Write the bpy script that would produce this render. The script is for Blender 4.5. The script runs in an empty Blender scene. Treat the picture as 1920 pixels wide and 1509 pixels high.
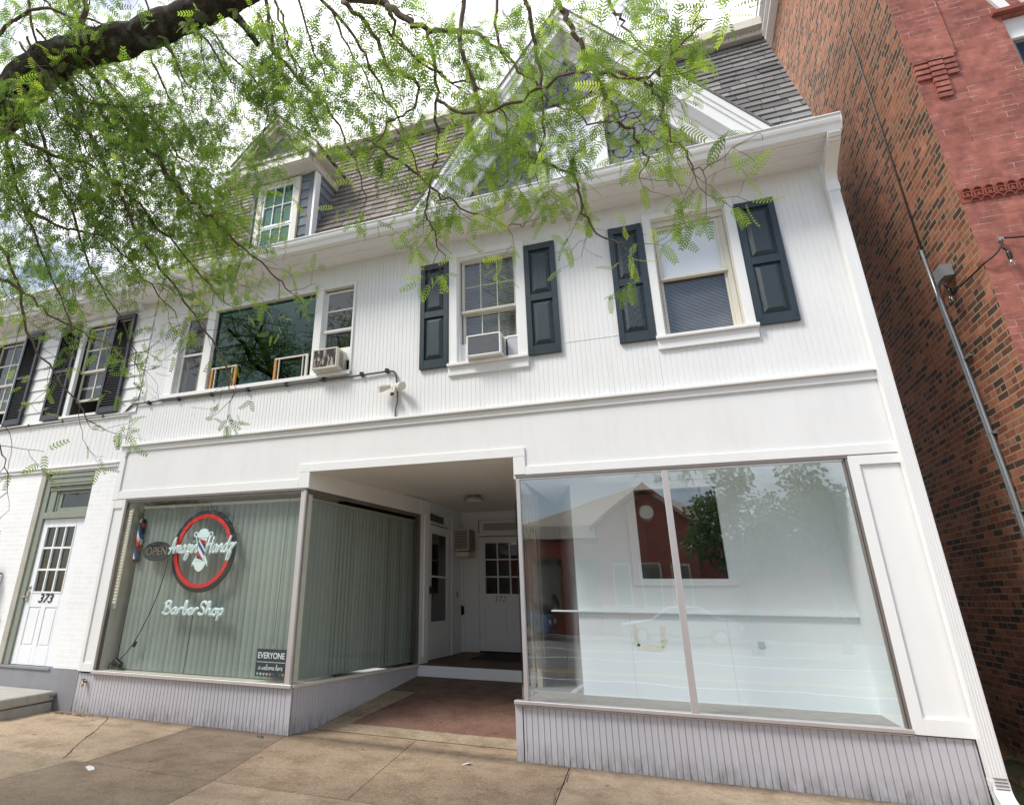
import bpy, math, random
import numpy as np
from mathutils import Matrix, Vector
random.seed(7); rng=np.random.default_rng(7)
sc=bpy.context.scene
col=sc.collection
PI=math.pi
# ------------------------------------------------------------------ materials
def nmat(name):
    m=bpy.data.materials.new(name); m.use_nodes=True
    nt=m.node_tree; nt.nodes.clear()
    out=nt.nodes.new('ShaderNodeOutputMaterial')
    return m,nt,nt.nodes,nt.links,out
def N(nt,t,**k):
    n=nt.nodes.new(t)
    for a,b in k.items():
        if a in n.inputs.keys(): n.inputs[a].default_value=b
        else: setattr(n,a,b)
    return n
def pos(nt,scale=(1,1,1),swap=None):
    g=N(nt,'ShaderNodeNewGeometry'); o=g.outputs['Position']
    if swap:
        s=N(nt,'ShaderNodeSeparateXYZ'); nt.links.new(o,s.inputs[0])
        c=N(nt,'ShaderNodeCombineXYZ')
        for i,a in enumerate(swap): nt.links.new(s.outputs[a],c.inputs[i])
        o=c.outputs[0]
    m=N(nt,'ShaderNodeVectorMath',operation='MULTIPLY'); m.inputs[1].default_value=scale
    nt.links.new(o,m.inputs[0]); return m.outputs[0]
def noise(nt,vec,scale,detail=4,rough=.55):
    n=N(nt,'ShaderNodeTexNoise'); n.inputs['Scale'].default_value=scale
    n.inputs['Detail'].default_value=detail; n.inputs['Roughness'].default_value=rough
    nt.links.new(vec,n.inputs['Vector']); return n.outputs[0]
def ramp(nt,fac,stops):
    r=N(nt,'ShaderNodeValToRGB'); e=r.color_ramp.elements
    while len(e)<len(stops): e.new(.5)
    for x,(p,c) in zip(e,stops): x.position=p; x.color=(*c,1) if len(c)==3 else c
    nt.links.new(fac,r.inputs[0]); return r.outputs[0]
def mixc(nt,fac,a,b,mode='MIX'):
    m=N(nt,'ShaderNodeMix',data_type='RGBA',blend_type=mode)
    for s,v in ((m.inputs['Factor'],fac),(m.inputs['A'],a),(m.inputs['B'],b)):
        if hasattr(v,'is_output'): nt.links.new(v,s)
        elif isinstance(v,(int,float)): s.default_value=v
        else: s.default_value=(*v,1)
    return m.outputs['Result']
def math_(nt,op,a,b=0,c=None):
    m=N(nt,'ShaderNodeMath',operation=op)
    for i,v in enumerate((a,b) if c is None else (a,b,c)):
        if hasattr(v,'is_output'): nt.links.new(v,m.inputs[i])
        else: m.inputs[i].default_value=v
    return m.outputs[0]
def bump(nt,h,strength,dist=.01):
    b=N(nt,'ShaderNodeBump'); b.inputs['Strength'].default_value=strength; b.inputs['Distance'].default_value=dist
    nt.links.new(h,b.inputs['Height']); return b.outputs[0]
def princ(nt,out,colr,rough=.6,metal=0,normal=None,spec=.5):
    p=N(nt,'ShaderNodeBsdfPrincipled')
    if hasattr(colr,'is_output'): nt.links.new(colr,p.inputs['Base Color'])
    else: p.inputs['Base Color'].default_value=(*colr,1)
    if hasattr(rough,'is_output'): nt.links.new(rough,p.inputs['Roughness'])
    else: p.inputs['Roughness'].default_value=rough
    p.inputs['Metallic'].default_value=metal; p.inputs['Specular IOR Level'].default_value=spec
    if normal: nt.links.new(normal,p.inputs['Normal'])
    nt.links.new(p.outputs[0],out.inputs[0]); return p
def paint(name,c,rough=.45,var=.06,dirt=.12,scale=1.2,bmp=.06,spec=.4,dirtc=None,metal=0):
    m,nt,nd,lk,out=nmat(name); v=pos(nt)
    n=noise(nt,v,scale,5,.6); n2=noise(nt,pos(nt,(6,6,.8)),1.5,4,.6)
    dc=dirtc or tuple(x*.72 for x in c)
    a=ramp(nt,n,[(.3,tuple(x*(1-var) for x in c)),(.7,c)])
    f=ramp(nt,n2,[(.52,(0,0,0)),(.78,(dirt,)*3)])
    cc=mixc(nt,f,a,dc)
    fine=noise(nt,v,60,3)
    princ(nt,out,cc,rough,metal,bump(nt,fine,bmp,.004),spec); return m
def splash(name,c,dc):
    m,nt,nd,lk,out=nmat(name); v=pos(nt); s=N(nt,'ShaderNodeSeparateXYZ'); gg=N(nt,'ShaderNodeNewGeometry'); lk.new(gg.outputs['Position'],s.inputs[0])
    a=mixc(nt,noise(nt,v,2,5,.6),tuple(x*.88 for x in c),tuple(min(1,x*1.1) for x in c))
    f=math_(nt,'MULTIPLY',math_(nt,'SUBTRACT',1.0,math_(nt,'MULTIPLY',s.outputs[2],5.0)),ramp(nt,noise(nt,pos(nt,(1,1,.35)),16,5,.7),[(.35,(0,0,0)),(.7,(1,1,1))])); f.node.use_clamp=True
    a=mixc(nt,math_(nt,'MULTIPLY',f,.8),a,dc); k=ramp(nt,noise(nt,pos(nt,(1,1,.2)),7,4,.6),[(.62,(0,0,0)),(.72,(.3,.3,.3))]); a=mixc(nt,k,a,tuple(min(1,x*1.25) for x in c))
    princ(nt,out,a,.6,0,bump(nt,noise(nt,v,50,3),.1,.004),.35); return m
def glass(name,tint=(.92,.97,.95),ior=1.55,boost=1.0,add=0.0,rough=0.0,gcol=(1,1,1)):
    m,nt,nd,lk,out=nmat(name)
    t=N(nt,'ShaderNodeBsdfTransparent'); t.inputs[0].default_value=(*tint,1)
    g=N(nt,'ShaderNodeBsdfGlossy'); g.inputs['Roughness'].default_value=rough; g.inputs['Color'].default_value=(*gcol,1)
    bn=bump(nt,noise(nt,pos(nt),1.7,1),.02,.06); lk.new(bn,g.inputs['Normal'])
    f=N(nt,'ShaderNodeLayerWeight'); f.inputs['Blend'].default_value=.5; F0=((ior-1)/(ior+1))**2
    sch=math_(nt,'MULTIPLY_ADD',math_(nt,'POWER',f.outputs['Facing'],5.0),(1-F0)*boost,F0*boost+add); sch.node.use_clamp=True; fa=sch
    mx=N(nt,'ShaderNodeMixShader'); lk.new(fa,mx.inputs[0]); lk.new(t.outputs[0],mx.inputs[1]); lk.new(g.outputs[0],mx.inputs[2])
    lk.new(mx.outputs[0],out.inputs[0]); return m
def brick(name,swap,stops,mortar,row=.0677,bw=.212,msize=.007,squash=1.0,sf=7,rough=.85,bstr=.6,white=0,moss=False,wob=.008,soft=0):
    m,nt,nd,lk,out=nmat(name); v=pos(nt,(1,1,1),swap)
    wv=N(nt,'ShaderNodeTexNoise'); wv.inputs['Scale'].default_value=5; lk.new(v,wv.inputs['Vector'])
    ad=N(nt,'ShaderNodeVectorMath',operation='MULTIPLY_ADD'); lk.new(wv.outputs['Color'],ad.inputs[0]); ad.inputs[1].default_value=(wob,wob,.0); lk.new(v,ad.inputs[2])
    b=N(nt,'ShaderNodeTexBrick'); lk.new(ad.outputs[0],b.inputs['Vector'])
    b.inputs['Scale'].default_value=1; b.inputs['Color1'].default_value=(0,0,0,1); b.inputs['Color2'].default_value=(1,1,1,1)
    b.inputs['Mortar'].default_value=(.5,.5,.5,1); b.inputs['Mortar Size'].default_value=msize; b.inputs['Mortar Smooth'].default_value=.25
    b.inputs['Brick Width'].default_value=bw; b.inputs['Row Height'].default_value=row; b.inputs['Bias'].default_value=0
    b.squash=squash; b.squash_frequency=sf; b.offset=.5; b.offset_frequency=2
    c=ramp(nt,b.outputs['Color'],stops)
    n=noise(nt,v,9,5,.65); c=mixc(nt,.12 if soft else .8,c,ramp(nt,n,[(.3,(.35,.35,.35)),(.7,(.95,.9,.85))]),'MULTIPLY')
    n2=noise(nt,v,1.1,4,.6)
    c=mixc(nt,.1 if soft else .5,c,ramp(nt,n2,[(.35,(.55,.52,.5)),(.65,(1.15,1.1,1.05))]),'MULTIPLY')
    mc=mortar
    if white:
        mc=mixc(nt,ramp(nt,noise(nt,v,6,3),[(.58-.1*white,(0,0,0)),(.66,(1,1,1))]),mortar,(.50,.36,.32))
    else: mc=mortar if soft else mixc(nt,noise(nt,v,3,4),tuple(x*.6 for x in mortar),tuple(x*1.25 for x in mortar))
    c=mixc(nt,b.outputs['Fac'],c,mc)
    if moss:
        s=N(nt,'ShaderNodeSeparateXYZ'); g=N(nt,'ShaderNodeNewGeometry'); lk.new(g.outputs['Position'],s.inputs[0])
        z=math_(nt,'MULTIPLY_ADD',s.outputs[2],-.42,1.35)
        f=math_(nt,'MULTIPLY',ramp(nt,noise(nt,v,2.2,5,.7),[(.42,(0,0,0)),(.7,(1,1,1))]),z); f.node.use_clamp=True
        c=mixc(nt,math_(nt,'MULTIPLY',f,.6),c,(.025,.035,.018))
    h=math_(nt,'SUBTRACT',math_(nt,'MULTIPLY',noise(nt,v,40,4),.35),b.outputs['Fac'])
    princ(nt,out,c,rough,0,bump(nt,h,bstr,.008),.25); return m
M={}
WH=(.78,.78,.775)
M['white']=paint('white_paint',WH,.42,.06,.26,dirtc=(.62,.605,.57))
M['white_trim']=paint('white_trim_paint',(.80,.80,.79),.4,.04,.10)
M['white_door']=paint('white_door_paint',(.84,.86,.88),.35,.04,.06)
M['recess_white']=paint('cream_recess_paint',(.83,.82,.78),.5,.06,.12)
M['siding']=paint('ribbed_siding_paint',(.79,.79,.785),.45,.07,.34,dirtc=(.60,.585,.55))
M['mauve']=splash('mauve_grey_paint',(.50,.485,.51),(.10,.09,.08))
M['oblique_mauve']=M['mauve']
M['gutter']=paint('white_gutter_enamel',(.80,.80,.79),.3,.04,.12,spec=.5)
M['alum']=paint('brushed_aluminium',(.62,.58,.57),.38,.1,.25,3,.05,metal=.55)
M['bronze']=paint('weathered_metal_frame',(.24,.21,.19),.45,.15,.3,3,.05,metal=.4)
M['green_trim']=paint('sage_green_paint',(.26,.29,.235),.6,.12,.4,2.5,.2,dirtc=(.12,.14,.10))
M['stucco']=paint('bare_stucco_reveal',(.48,.46,.40),.85,.2,.4,4,.4)
M['shutter']=paint('dark_teal_shutter',(.020,.034,.042),.33,.25,.2,6,.12,spec=.6,dirtc=(.05,.07,.08))
M['black_shutter']=paint('black_louvre_shutter',(.012,.013,.017),.3,.2,.25,6,.1,spec=.6,dirtc=(.06,.06,.07))
M['sash']=paint('cream_window_sash',(.66,.63,.55),.5,.08,.3,4,.1,dirtc=(.4,.33,.24))
M['slate']=paint('blue_grey_shingle_paint',(.15,.165,.19),.6,.15,.3,5,.2)
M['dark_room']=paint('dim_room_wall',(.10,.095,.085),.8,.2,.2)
M['blind_green']=paint('grey_green_blind_fabric',(.31,.345,.31),.8,.08,.1,8,.2)
M['shade_white']=paint('pale_roller_shade',(.80,.81,.84),.7,.04,.1)
M['blind_grey']=paint('grey_blind_slat',(.42,.42,.44),.6,.1,.1)
M['blind_brown']=paint('taupe_blind_slat',(.40,.37,.32),.6,.1,.1)
M['pale_wall']=paint('pale_cyan_display_wall',(.84,.90,.91),.6,.03,.06,1.5)
M['seam']=paint('pale_panel_seam',(.58,.63,.64),.7)
M['carpet']=paint('grey_display_carpet',(.30,.32,.32),.95,.25,.3,10,.5)
M['mat']=paint('brown_coir_doormat',(.055,.042,.03),.95,.3,.3,40,.8)
M['black']=paint('black_plastic',(.012,.012,.013),.4,.1,.1)
M['cable']=paint('grey_cable_rubber',(.10,.095,.09),.55,.2,.3,8,.1)
M['steel']=paint('galvanised_conduit',(.42,.46,.48),.35,.12,.25,6,.05,metal=.6)
M['brass']=paint('brass',(.45,.32,.12),.3,.1,.1,6,.05,metal=.9)
M['nickel']=paint('satin_nickel',(.5,.47,.42),.3,.1,.1,6,.05,metal=.9)
M['orange_wood']=paint('orange_wood',(.55,.26,.06),.5,.15,.1,12,.1)
M['cream_box']=paint('aged_cream_plastic',(.70,.67,.58),.5,.1,.3,5,.08,dirtc=(.35,.28,.2))
M['grille']=paint('dark_grille',(.10,.10,.10),.5,.2,.4,14,.1)
M['red']=paint('red_acrylic',(.62,.015,.012),.25,.03,0)
M['navy']=paint('blue_acrylic',(.02,.06,.30),.3,.03,0)
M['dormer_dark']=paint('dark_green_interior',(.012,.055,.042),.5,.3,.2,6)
M['glass_dormer']=glass('dormer_glass',(.8,.95,.9),1.45,1,.06,0,(.35,.6,.5))
M['ice']=paint('ice_white_acrylic',(.76,.86,.86),.4,.03,0)
M['sign_slate']=paint('dark_slate_sign_card',(.035,.05,.06),.5,.05,.05)
M['white_ink']=paint('white_ink',(.8,.8,.8),.6,.03,0)
M['concrete_step']=paint('pale_concrete_step',(.42,.40,.355),.9,.15,.4,5,.5,dirtc=(.2,.19,.16))
M['grey_base']=paint('grey_painted_base',(.27,.27,.29),.7,.12,.4,3,.25)
M['asphalt']=paint('asphalt_road',(.17,.17,.165),.9,.3,.3,30,.6)
M['paper']=paint('white_paper',(.82,.82,.8),.8,.03,0)
M['leaf_litter']=paint('dry_leaf_litter',(.22,.12,.04),.8,.4,.4,30,.3)
M['moss']=paint('moss_and_soil',(.09,.085,.03),.95,.4,.5,9,.8,dirtc=(.05,.07,.02))
M['spigot_blue']=paint('blue_valve_handle',(.03,.14,.35),.4,.05,.1)
M['yellow_tape']=paint('yellowed_tape_residue',(.80,.80,.66),.8,.1,.95,9,.2,dirtc=(.86,.905,.91))
M['terracotta']=paint('terracotta_tile',(.27,.075,.05),.7,.15,.3,9,.3)
M['lamp_glass']=paint('frosted_lamp_glass',(.75,.73,.68),.3,.03,.05)
M['glass']=glass('window_glass',(.97,.99,.985),1.5,1.2,.05)
M['glass_shop']=glass('display_window_glass',(.985,1,1),1.5,1.1,.16)
M['glass_barber']=glass('barber_window_glass',(.95,.98,.965),1.42,.8,.0)
M['glass_dark']=glass('upper_window_glass',(.60,.72,.68),1.5,1.1,.03)
M['glass_teal']=glass('teal_reflection_glass',(.06,.26,.21),1.5,1.2,.09,0,(.30,.42,.38))  # dark teal of reflected foliage is put into the tint and gloss colours
M['mirror']=paint('mirror_tile',(.86,.80,.66),.16,.25,.1,14,.02,metal=.55)
M['bulb_glass']=glass('clear_bulb_glass',(.95,.95,.95),1.5,1.2,.04)
M['side_brick']=brick('old_common_brick','YZX',[(0,(.085,.055,.046)),(.20,(.13,.072,.055)),(.32,(.27,.105,.065)),(.58,(.43,.155,.09)),(.8,(.58,.235,.135)),(1,(.36,.18,.105))],(.33,.26,.175),squash=.5,moss=True,msize=.0085,wob=.016)
M['front_brick']=brick('red_pressed_brick','XZY',[(0,(.39,.145,.118)),(.5,(.45,.17,.138)),(1,(.50,.195,.155))],(.28,.11,.09),row=.0677,bw=.212,msize=.003,bstr=.3,white=.75,rough=.7)
M['far_brick']=brick('far_red_brick','XZY',[(0,(.25,.06,.045)),(1,(.36,.09,.06))],(.22,.12,.1),row=.08,bw=.25)
M['far_brick_side']=brick('far_red_brick_side','YZX',[(0,(.25,.06,.045)),(1,(.36,.09,.06))],(.22,.12,.1),row=.08,bw=.25)
M['white_brick']=brick('white_painted_brick','XZY',[(0,(.86,.87,.88)),(1,(.90,.91,.91))],(.9,.91,.92),row=.0677,bw=.212,msize=.006,bstr=.22,rough=.55,soft=1)
# shingle material with per-tab shade
def tabmat(name,stops,sc=1.3):
    m,nt,nd,lk,out=nmat(name)
    a=N(nt,'ShaderNodeAttribute'); a.attribute_name='tint'
    c=ramp(nt,a.outputs['Fac'],stops)
    v=pos(nt); n=noise(nt,v,sc,4,.6); c=mixc(nt,.6,c,ramp(nt,n,[(.32,(.5,.47,.45)),(.68,(1.1,1.1,1.1))]),'MULTIPLY')
    g=noise(nt,v,220,2); c=mixc(nt,.4,c,ramp(nt,g,[(.3,(.55,.55,.55)),(.7,(1.3,1.3,1.3))]),'MULTIPLY')
    princ(nt,out,c,.95,0,bump(nt,g,.5,.004),.2); return m
M['shingle_grey']=tabmat('grey_asphalt_shingle',[(0,(.17,.167,.168)),(.6,(.24,.235,.23)),(1,(.31,.305,.295))])
M['shingle_brown']=tabmat('brown_asphalt_shingle',[(0,(.22,.195,.175)),(.6,(.29,.255,.225)),(1,(.35,.31,.275))])
M['scale']=tabmat('painted_fish_scale_shingle',[(0,(.19,.21,.245)),(.6,(.23,.25,.285)),(1,(.27,.29,.325))],3)
# leaves
def leafmat(name,stops,tr=.5):
    m,nt,nd,lk,out=nmat(name)
    a=N(nt,'ShaderNodeAttribute'); a.attribute_name='tint'
    c=ramp(nt,a.outputs['Fac'],stops)
    d=N(nt,'ShaderNodeBsdfPrincipled'); lk.new(c,d.inputs['Base Color']); d.inputs['Roughness'].default_value=.45; d.inputs['Specular IOR Level'].default_value=.4
    t=N(nt,'ShaderNodeBsdfTranslucent'); c2=mixc(nt,1.0,c,(1.5,1.6,.7),'MULTIPLY'); lk.new(c2,t.inputs[0])
    mx=N(nt,'ShaderNodeMixShader'); mx.inputs[0].default_value=tr
    lk.new(d.outputs[0],mx.inputs[1]); lk.new(t.outputs[0],mx.inputs[2]); lk.new(mx.outputs[0],out.inputs[0]); return m
M['leaf']=leafmat('locust_leaf',[(0,(.09,.155,.065)),(.4,(.175,.27,.08)),(.75,(.30,.41,.09)),(1,(.50,.55,.12))],.58)
M['far_leaf']=leafmat('street_tree_leaf',[(0,(.02,.045,.012)),(.6,(.05,.10,.025)),(1,(.10,.15,.04))],.3)
def bark():
    m,nt,nd,lk,out=nmat('locust_bark'); v=pos(nt)
    n=noise(nt,v,14,7,.72); c=ramp(nt,n,[(.3,(.02,.016,.013)),(.5,(.07,.052,.04)),(.7,(.17,.16,.12))])
    l=ramp(nt,noise(nt,v,4.5,3,.5),[(.58,(0,0,0)),(.63,(1,1,1))]); c=mixc(nt,math_(nt,'MULTIPLY',l,.75),c,(.24,.28,.21))
    princ(nt,out,c,.9,0,bump(nt,noise(nt,v,20,7,.75),1.0,.05),.2); return m
M['bark']=bark()
M['twig']=paint('twig_bark',(.17,.115,.085),.8,.3,.3,20,.3)
def pave(name,c1,c2,spk,spkf=.5,sc=1.0,low_rough=0,dark=(.045,.04,.035)):
    m,nt,nd,lk,out=nmat(name); v=pos(nt)
    n=noise(nt,v,1.3*sc,6,.65); c=ramp(nt,n,[(.3,c1),(.72,c2)]); c=mixc(nt,.7,c,ramp(nt,noise(nt,v,38,3,.7),[(.3,(.6,.58,.55)),(.7,(1.25,1.25,1.25))]),'MULTIPLY')
    vo=N(nt,'ShaderNodeTexVoronoi'); vo.inputs['Scale'].default_value=52; lk.new(v,vo.inputs['Vector'])
    s=ramp(nt,vo.outputs['Distance'],[(.18,(1,1,1)),(.34,(0,0,0))])
    patch=ramp(nt,noise(nt,v,2.4,4,.6),[(.35,(.25,)*3),(.65,(1,)*3)])
    f=math_(nt,'MULTIPLY',math_(nt,'MULTIPLY',s,spkf),patch)
    rc=N(nt,'ShaderNodeSeparateColor'); lk.new(vo.outputs['Color'],rc.inputs[0])
    sp=ramp(nt,rc.outputs[0],[(.35,dark),(.6,spk),(.9,tuple(min(1,x*1.7) for x in spk))])
    c=mixc(nt,f,c,sp)
    st=ramp(nt,noise(nt,v,3.2,7,.75),[(.46,(1,1,1)),(.68,(.55,.50,.46))]); c=mixc(nt,.85,c,st,'MULTIPLY'); v2=N(nt,'ShaderNodeTexVoronoi'); v2.inputs['Scale'].default_value=2.6; lk.new(v,v2.inputs['Vector']); c=mixc(nt,ramp(nt,v2.outputs['Distance'],[(.045,(.75,.75,.75)),(.075,(0,0,0))]),c,(.06,.05,.04))
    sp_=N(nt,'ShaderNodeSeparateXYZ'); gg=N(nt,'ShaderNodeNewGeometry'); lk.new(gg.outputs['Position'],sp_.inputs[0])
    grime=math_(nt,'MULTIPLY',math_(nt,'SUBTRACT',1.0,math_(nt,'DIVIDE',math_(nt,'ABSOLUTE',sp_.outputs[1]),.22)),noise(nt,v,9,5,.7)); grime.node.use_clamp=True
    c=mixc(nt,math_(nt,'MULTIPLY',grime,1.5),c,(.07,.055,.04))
    h=math_(nt,'ADD',vo.outputs['Distance'],noise(nt,v,25,4))
    princ(nt,out,c,.85 if not low_rough else .6,0,bump(nt,h,.35,.006),.3); return m
M['conc_tan']=pave('tan_concrete',(.37,.28,.195),(.53,.41,.29),(.30,.22,.15),.45)
M['conc_agg']=pave('exposed_aggregate_concrete',(.29,.215,.145),(.42,.315,.22),(.44,.33,.22),.95)
M['conc_dark']=pave('dark_brown_concrete',(.22,.165,.115),(.34,.255,.18),(.16,.12,.08),.8,1,1)  # darker brown, less rough concrete for the two slabs left of the entrance
M['conc_grey']=pave('greenish_grey_concrete',(.30,.24,.165),(.42,.335,.24),(.18,.15,.11),.4)
M['conc_red']=pave('worn_red_painted_concrete',(.16,.088,.066),(.25,.15,.118),(.20,.12,.09),.35)
M['conc_entry']=pave('dark_red_entry_floor',(.14,.10,.08),(.22,.15,.12),(.16,.10,.08),.3)
M['joint']=paint('joint_grit',(.035,.03,.022),.95,.2,.2)
M['far_conc']=paint('far_sidewalk_concrete',(.46,.43,.39),.9,.1,.2)
# ------------------------------------------------------------------ mesh builder
WL={}
class MB:
    def __init__(s): s.v=[];s.f=[];s.t=[]
    def face(s,pts,t=0.5):
        i=len(s.v); s.v+= [tuple(p) for p in pts]; s.f.append(tuple(range(i,i+len(pts)))); s.t.append(t); return s
    def box(s,x0,x1,y0,y1,z0,z1,t=.5):
        i=len(s.v); s.v+=[(x,y,z) for z in (z0,z1) for y in (y0,y1) for x in (x0,x1)]
        for q in ((0,2,3,1),(4,5,7,6),(0,1,5,4),(2,6,7,3),(0,4,6,2),(1,3,7,5)): s.f.append(tuple(i+k for k in q)); s.t.append(t)
        return s
    def obox(s,o,ax,ay,az,t=.5): # oriented box: origin + 3 edge vectors
        o,ax,ay,az=map(np.array,(o,ax,ay,az)); i=len(s.v)
        s.v+=[tuple(o+a*ax+b*ay+c*az) for c in (0,1) for b in (0,1) for a in (0,1)]
        for q in ((0,2,3,1),(4,5,7,6),(0,1,5,4),(2,6,7,3),(0,4,6,2),(1,3,7,5)): s.f.append(tuple(i+k for k in q)); s.t.append(t)
        return s
    def prism(s,poly,fn,d0,d1,t=.5): # poly 2d pts, fn(u,v,d)->xyz
        n=len(poly); i=len(s.v)
        s.v+=[fn(u,v,d0) for u,v in poly]+[fn(u,v,d1) for u,v in poly]
        s.f.append(tuple(range(i,i+n))[::-1]); s.t.append(t); s.f.append(tuple(range(i+n,i+2*n))); s.t.append(t)
        for k in range(n):
            k2=(k+1)%n; s.f.append((i+k,i+k2,i+n+k2,i+n+k)); s.t.append(t)
        return s
    def tube(s,path,r,n=8,cap=True,t=.5):
        P=[np.array(p,float) for p in path]; m=len(P); R=r if hasattr(r,'__len__') else [r]*m
        up=np.array([0,0,1.]); i0=len(s.v); prev=None
        for k in range(m):
            d=P[min(k+1,m-1)]-P[max(k-1,0)]; d/=np.linalg.norm(d)+1e-9
            a=prev if prev is not None else (up if abs(d[2])<.9 else np.array([1.,0,0]))
            a=a-d*(a@d); a/=np.linalg.norm(a)+1e-9; b=np.cross(d,a); prev=a
            for j in range(n):
                w=2*PI*j/n; s.v.append(tuple(P[k]+R[k]*(math.cos(w)*a+math.sin(w)*b)))
        for k in range(m-1):
            for j in range(n):
                j2=(j+1)%n; s.f.append((i0+k*n+j,i0+k*n+j2,i0+(k+1)*n+j2,i0+(k+1)*n+j)); s.t.append(t)
        if cap:
            s.f.append(tuple(i0+j for j in range(n))[::-1]); s.t.append(t); s.f.append(tuple(i0+(m-1)*n+j for j in range(n))); s.t.append(t)
        return s
    def lathe(s,c,prof,n=20,axis=(0,0,1),t=.5): # prof list of (r,h)
        ax=np.array(axis,float); a=np.array([1.,0,0]) if abs(ax[0])<.9 else np.array([0,1.,0]); a-=ax*(a@ax); a/=np.linalg.norm(a); b=np.cross(ax,a); c=np.array(c,float); i0=len(s.v)
        for r,h in prof:
            for j in range(n):
                w=2*PI*j/n; s.v.append(tuple(c+ax*h+r*(math.cos(w)*a+math.sin(w)*b)))
        for k in range(len(prof)-1):
            for j in range(n):
                j2=(j+1)%n; s.f.append((i0+k*n+j,i0+k*n+j2,i0+(k+1)*n+j2,i0+(k+1)*n+j)); s.t.append(t)
        s.f.append(tuple(i0+j for j in range(n))[::-1]); s.t.append(t); s.f.append(tuple(i0+(len(prof)-1)*n+j for j in range(n))); s.t.append(t)
        return s
    def frame(s,x0,x1,z0,z1,w,y0,y1): # rectangular ring, w = (l,r,b,t) or number
        l,r,b,t=(w,)*4 if not hasattr(w,'__len__') else w
        if l: s.box(x0,x0+l,y0,y1,z0,z1)
        if r: s.box(x1-r,x1,y0,y1,z0,z1)
        if b: s.box(x0+l,x1-r,y0,y1,z0,z0+b)
        if t: s.box(x0+l,x1-r,y0,y1,z1-t,z1)
        return s
    def build(s,name,mat,parent=None,bevel=0,smooth=False):
        v=np.array(s.v,float); o=np.array([(v[:,0].min()+v[:,0].max())/2,(v[:,1].min()+v[:,1].max())/2,v[:,2].min()])
        me=bpy.data.meshes.new(name); me.from_pydata((v-o).tolist(),[],s.f); me.update()
        mats=mat if isinstance(mat,list) else [mat]
        for m in mats: me.materials.append(M[m] if isinstance(m,str) else m)
        at=me.attributes.new('tint','FLOAT','FACE'); at.data.foreach_set('value',np.array(s.t,dtype=np.float32))
        if hasattr(s,'mi'): me.polygons.foreach_set('material_index',s.mi)
        if smooth: me.polygons.foreach_set('use_smooth',[True]*len(s.f))
        ob=bpy.data.objects.new(name,me); col.objects.link(ob); WL[ob.name]=o
        if parent: ob.parent=parent; ob.location=o-WL[parent.name]
        else: ob.location=o
        if bevel:
            b=ob.modifiers.new('bevel','BEVEL'); b.width=bevel; b.segments=1; b.limit_method='ANGLE'
        return ob
def each(m,name,mat,parent,bevel=0): # every box of a builder as a part of its own
    out=[]
    for k in range(len(m.v)//8):
        b=MB(); b.v=m.v[8*k:8*k+8]; b.f=[tuple(i-8*k for i in f) for f in m.f[6*k:6*k+6]]; b.t=m.t[6*k:6*k+6]; out.append(b.build(name,mat,parent,bevel))
    return out
def thing(name,label,cat,loc,group=None):
    o=bpy.data.objects.new(name,None); col.objects.link(o); o.location=loc; o.empty_display_size=.1; WL[o.name]=np.array(loc,float)
    return tag(o,label,cat,group)
def tag(o,label,cat,group=None):
    o['label']=label; o['category']=cat
    if group: o['group']=group
    return o
def struct(o): o['kind']='structure'; return o
def cells(x0,x1,z0,z1,ops):
    xs=sorted({x0,x1,*[min(max(a,x0),x1) for o in ops for a in o[:2]]}); zs=sorted({z0,z1,*[min(max(a,z0),z1) for o in ops for a in o[2:]]})
    out=[]
    for i in range(len(xs)-1):
        run=None
        for j in range(len(zs)-1):
            cx=(xs[i]+xs[i+1])/2; cz=(zs[j]+zs[j+1])/2
            if any(o[0]<cx<o[1] and o[2]<cz<o[3] for o in ops): run=None; continue
            if run is not None and abs(out[run][3]-zs[j])<1e-9: out[run][3]=zs[j+1]
            else: out.append([xs[i],xs[i+1],zs[j],zs[j+1]]); run=len(out)-1
    return out
def ribbed(mb,x0,x1,z0,z1,fn,pitch=.0555,flat=.043,dep=.009,ph=0.0):
    # vertical ribs: fn(u,depth,z)->xyz, depth>0 goes into the wall
    pts=[(x0,0)]; k=math.floor((x0-ph)/pitch)-1
    while True:
        b=ph+k*pitch
        if b>x1: break
        for u,d in ((b+flat,0),(b+flat+.002,dep),(b+pitch-.002,dep),(b+pitch,0)):
            if x0<u<x1: pts.append((u,d))
        k+=1
    pts.append((x1,0)); i=len(mb.v)
    for u,d in pts: mb.v.append(fn(u,d,z0)); mb.v.append(fn(u,d,z1))
    for j in range(len(pts)-1): mb.f.append((i+2*j,i+2*j+2,i+2*j+3,i+2*j+1)); mb.t.append(.5)
def textmesh(name,txt,size,loc,mat,parent=None,shear=0,ext=.003,rot=(PI/2,0,0),align='CENTER',bold=0,sx=1.0):
    cu=bpy.data.curves.new(name+'_c','FONT'); cu.body=txt; cu.size=size; cu.extrude=ext; cu.shear=shear; cu.align_x=align; cu.align_y='CENTER'; cu.offset=bold
    to=bpy.data.objects.new('tmp_text',cu); col.objects.link(to)
    dg=bpy.context.evaluated_depsgraph_get(); me=bpy.data.meshes.new_from_object(to.evaluated_get(dg)); bpy.data.objects.remove(to)
    for v in me.vertices: v.co.x*=sx
    me.name=name; me.materials.clear(); me.materials.append(M[mat])
    ob=bpy.data.objects.new(name,me); col.objects.link(ob); ob.rotation_euler=rot; WL[ob.name]=np.array(loc,float)
    if parent: ob.parent=parent; ob.location=np.array(loc)-WL[parent.name]
    else: ob.location=loc
    return ob
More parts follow.
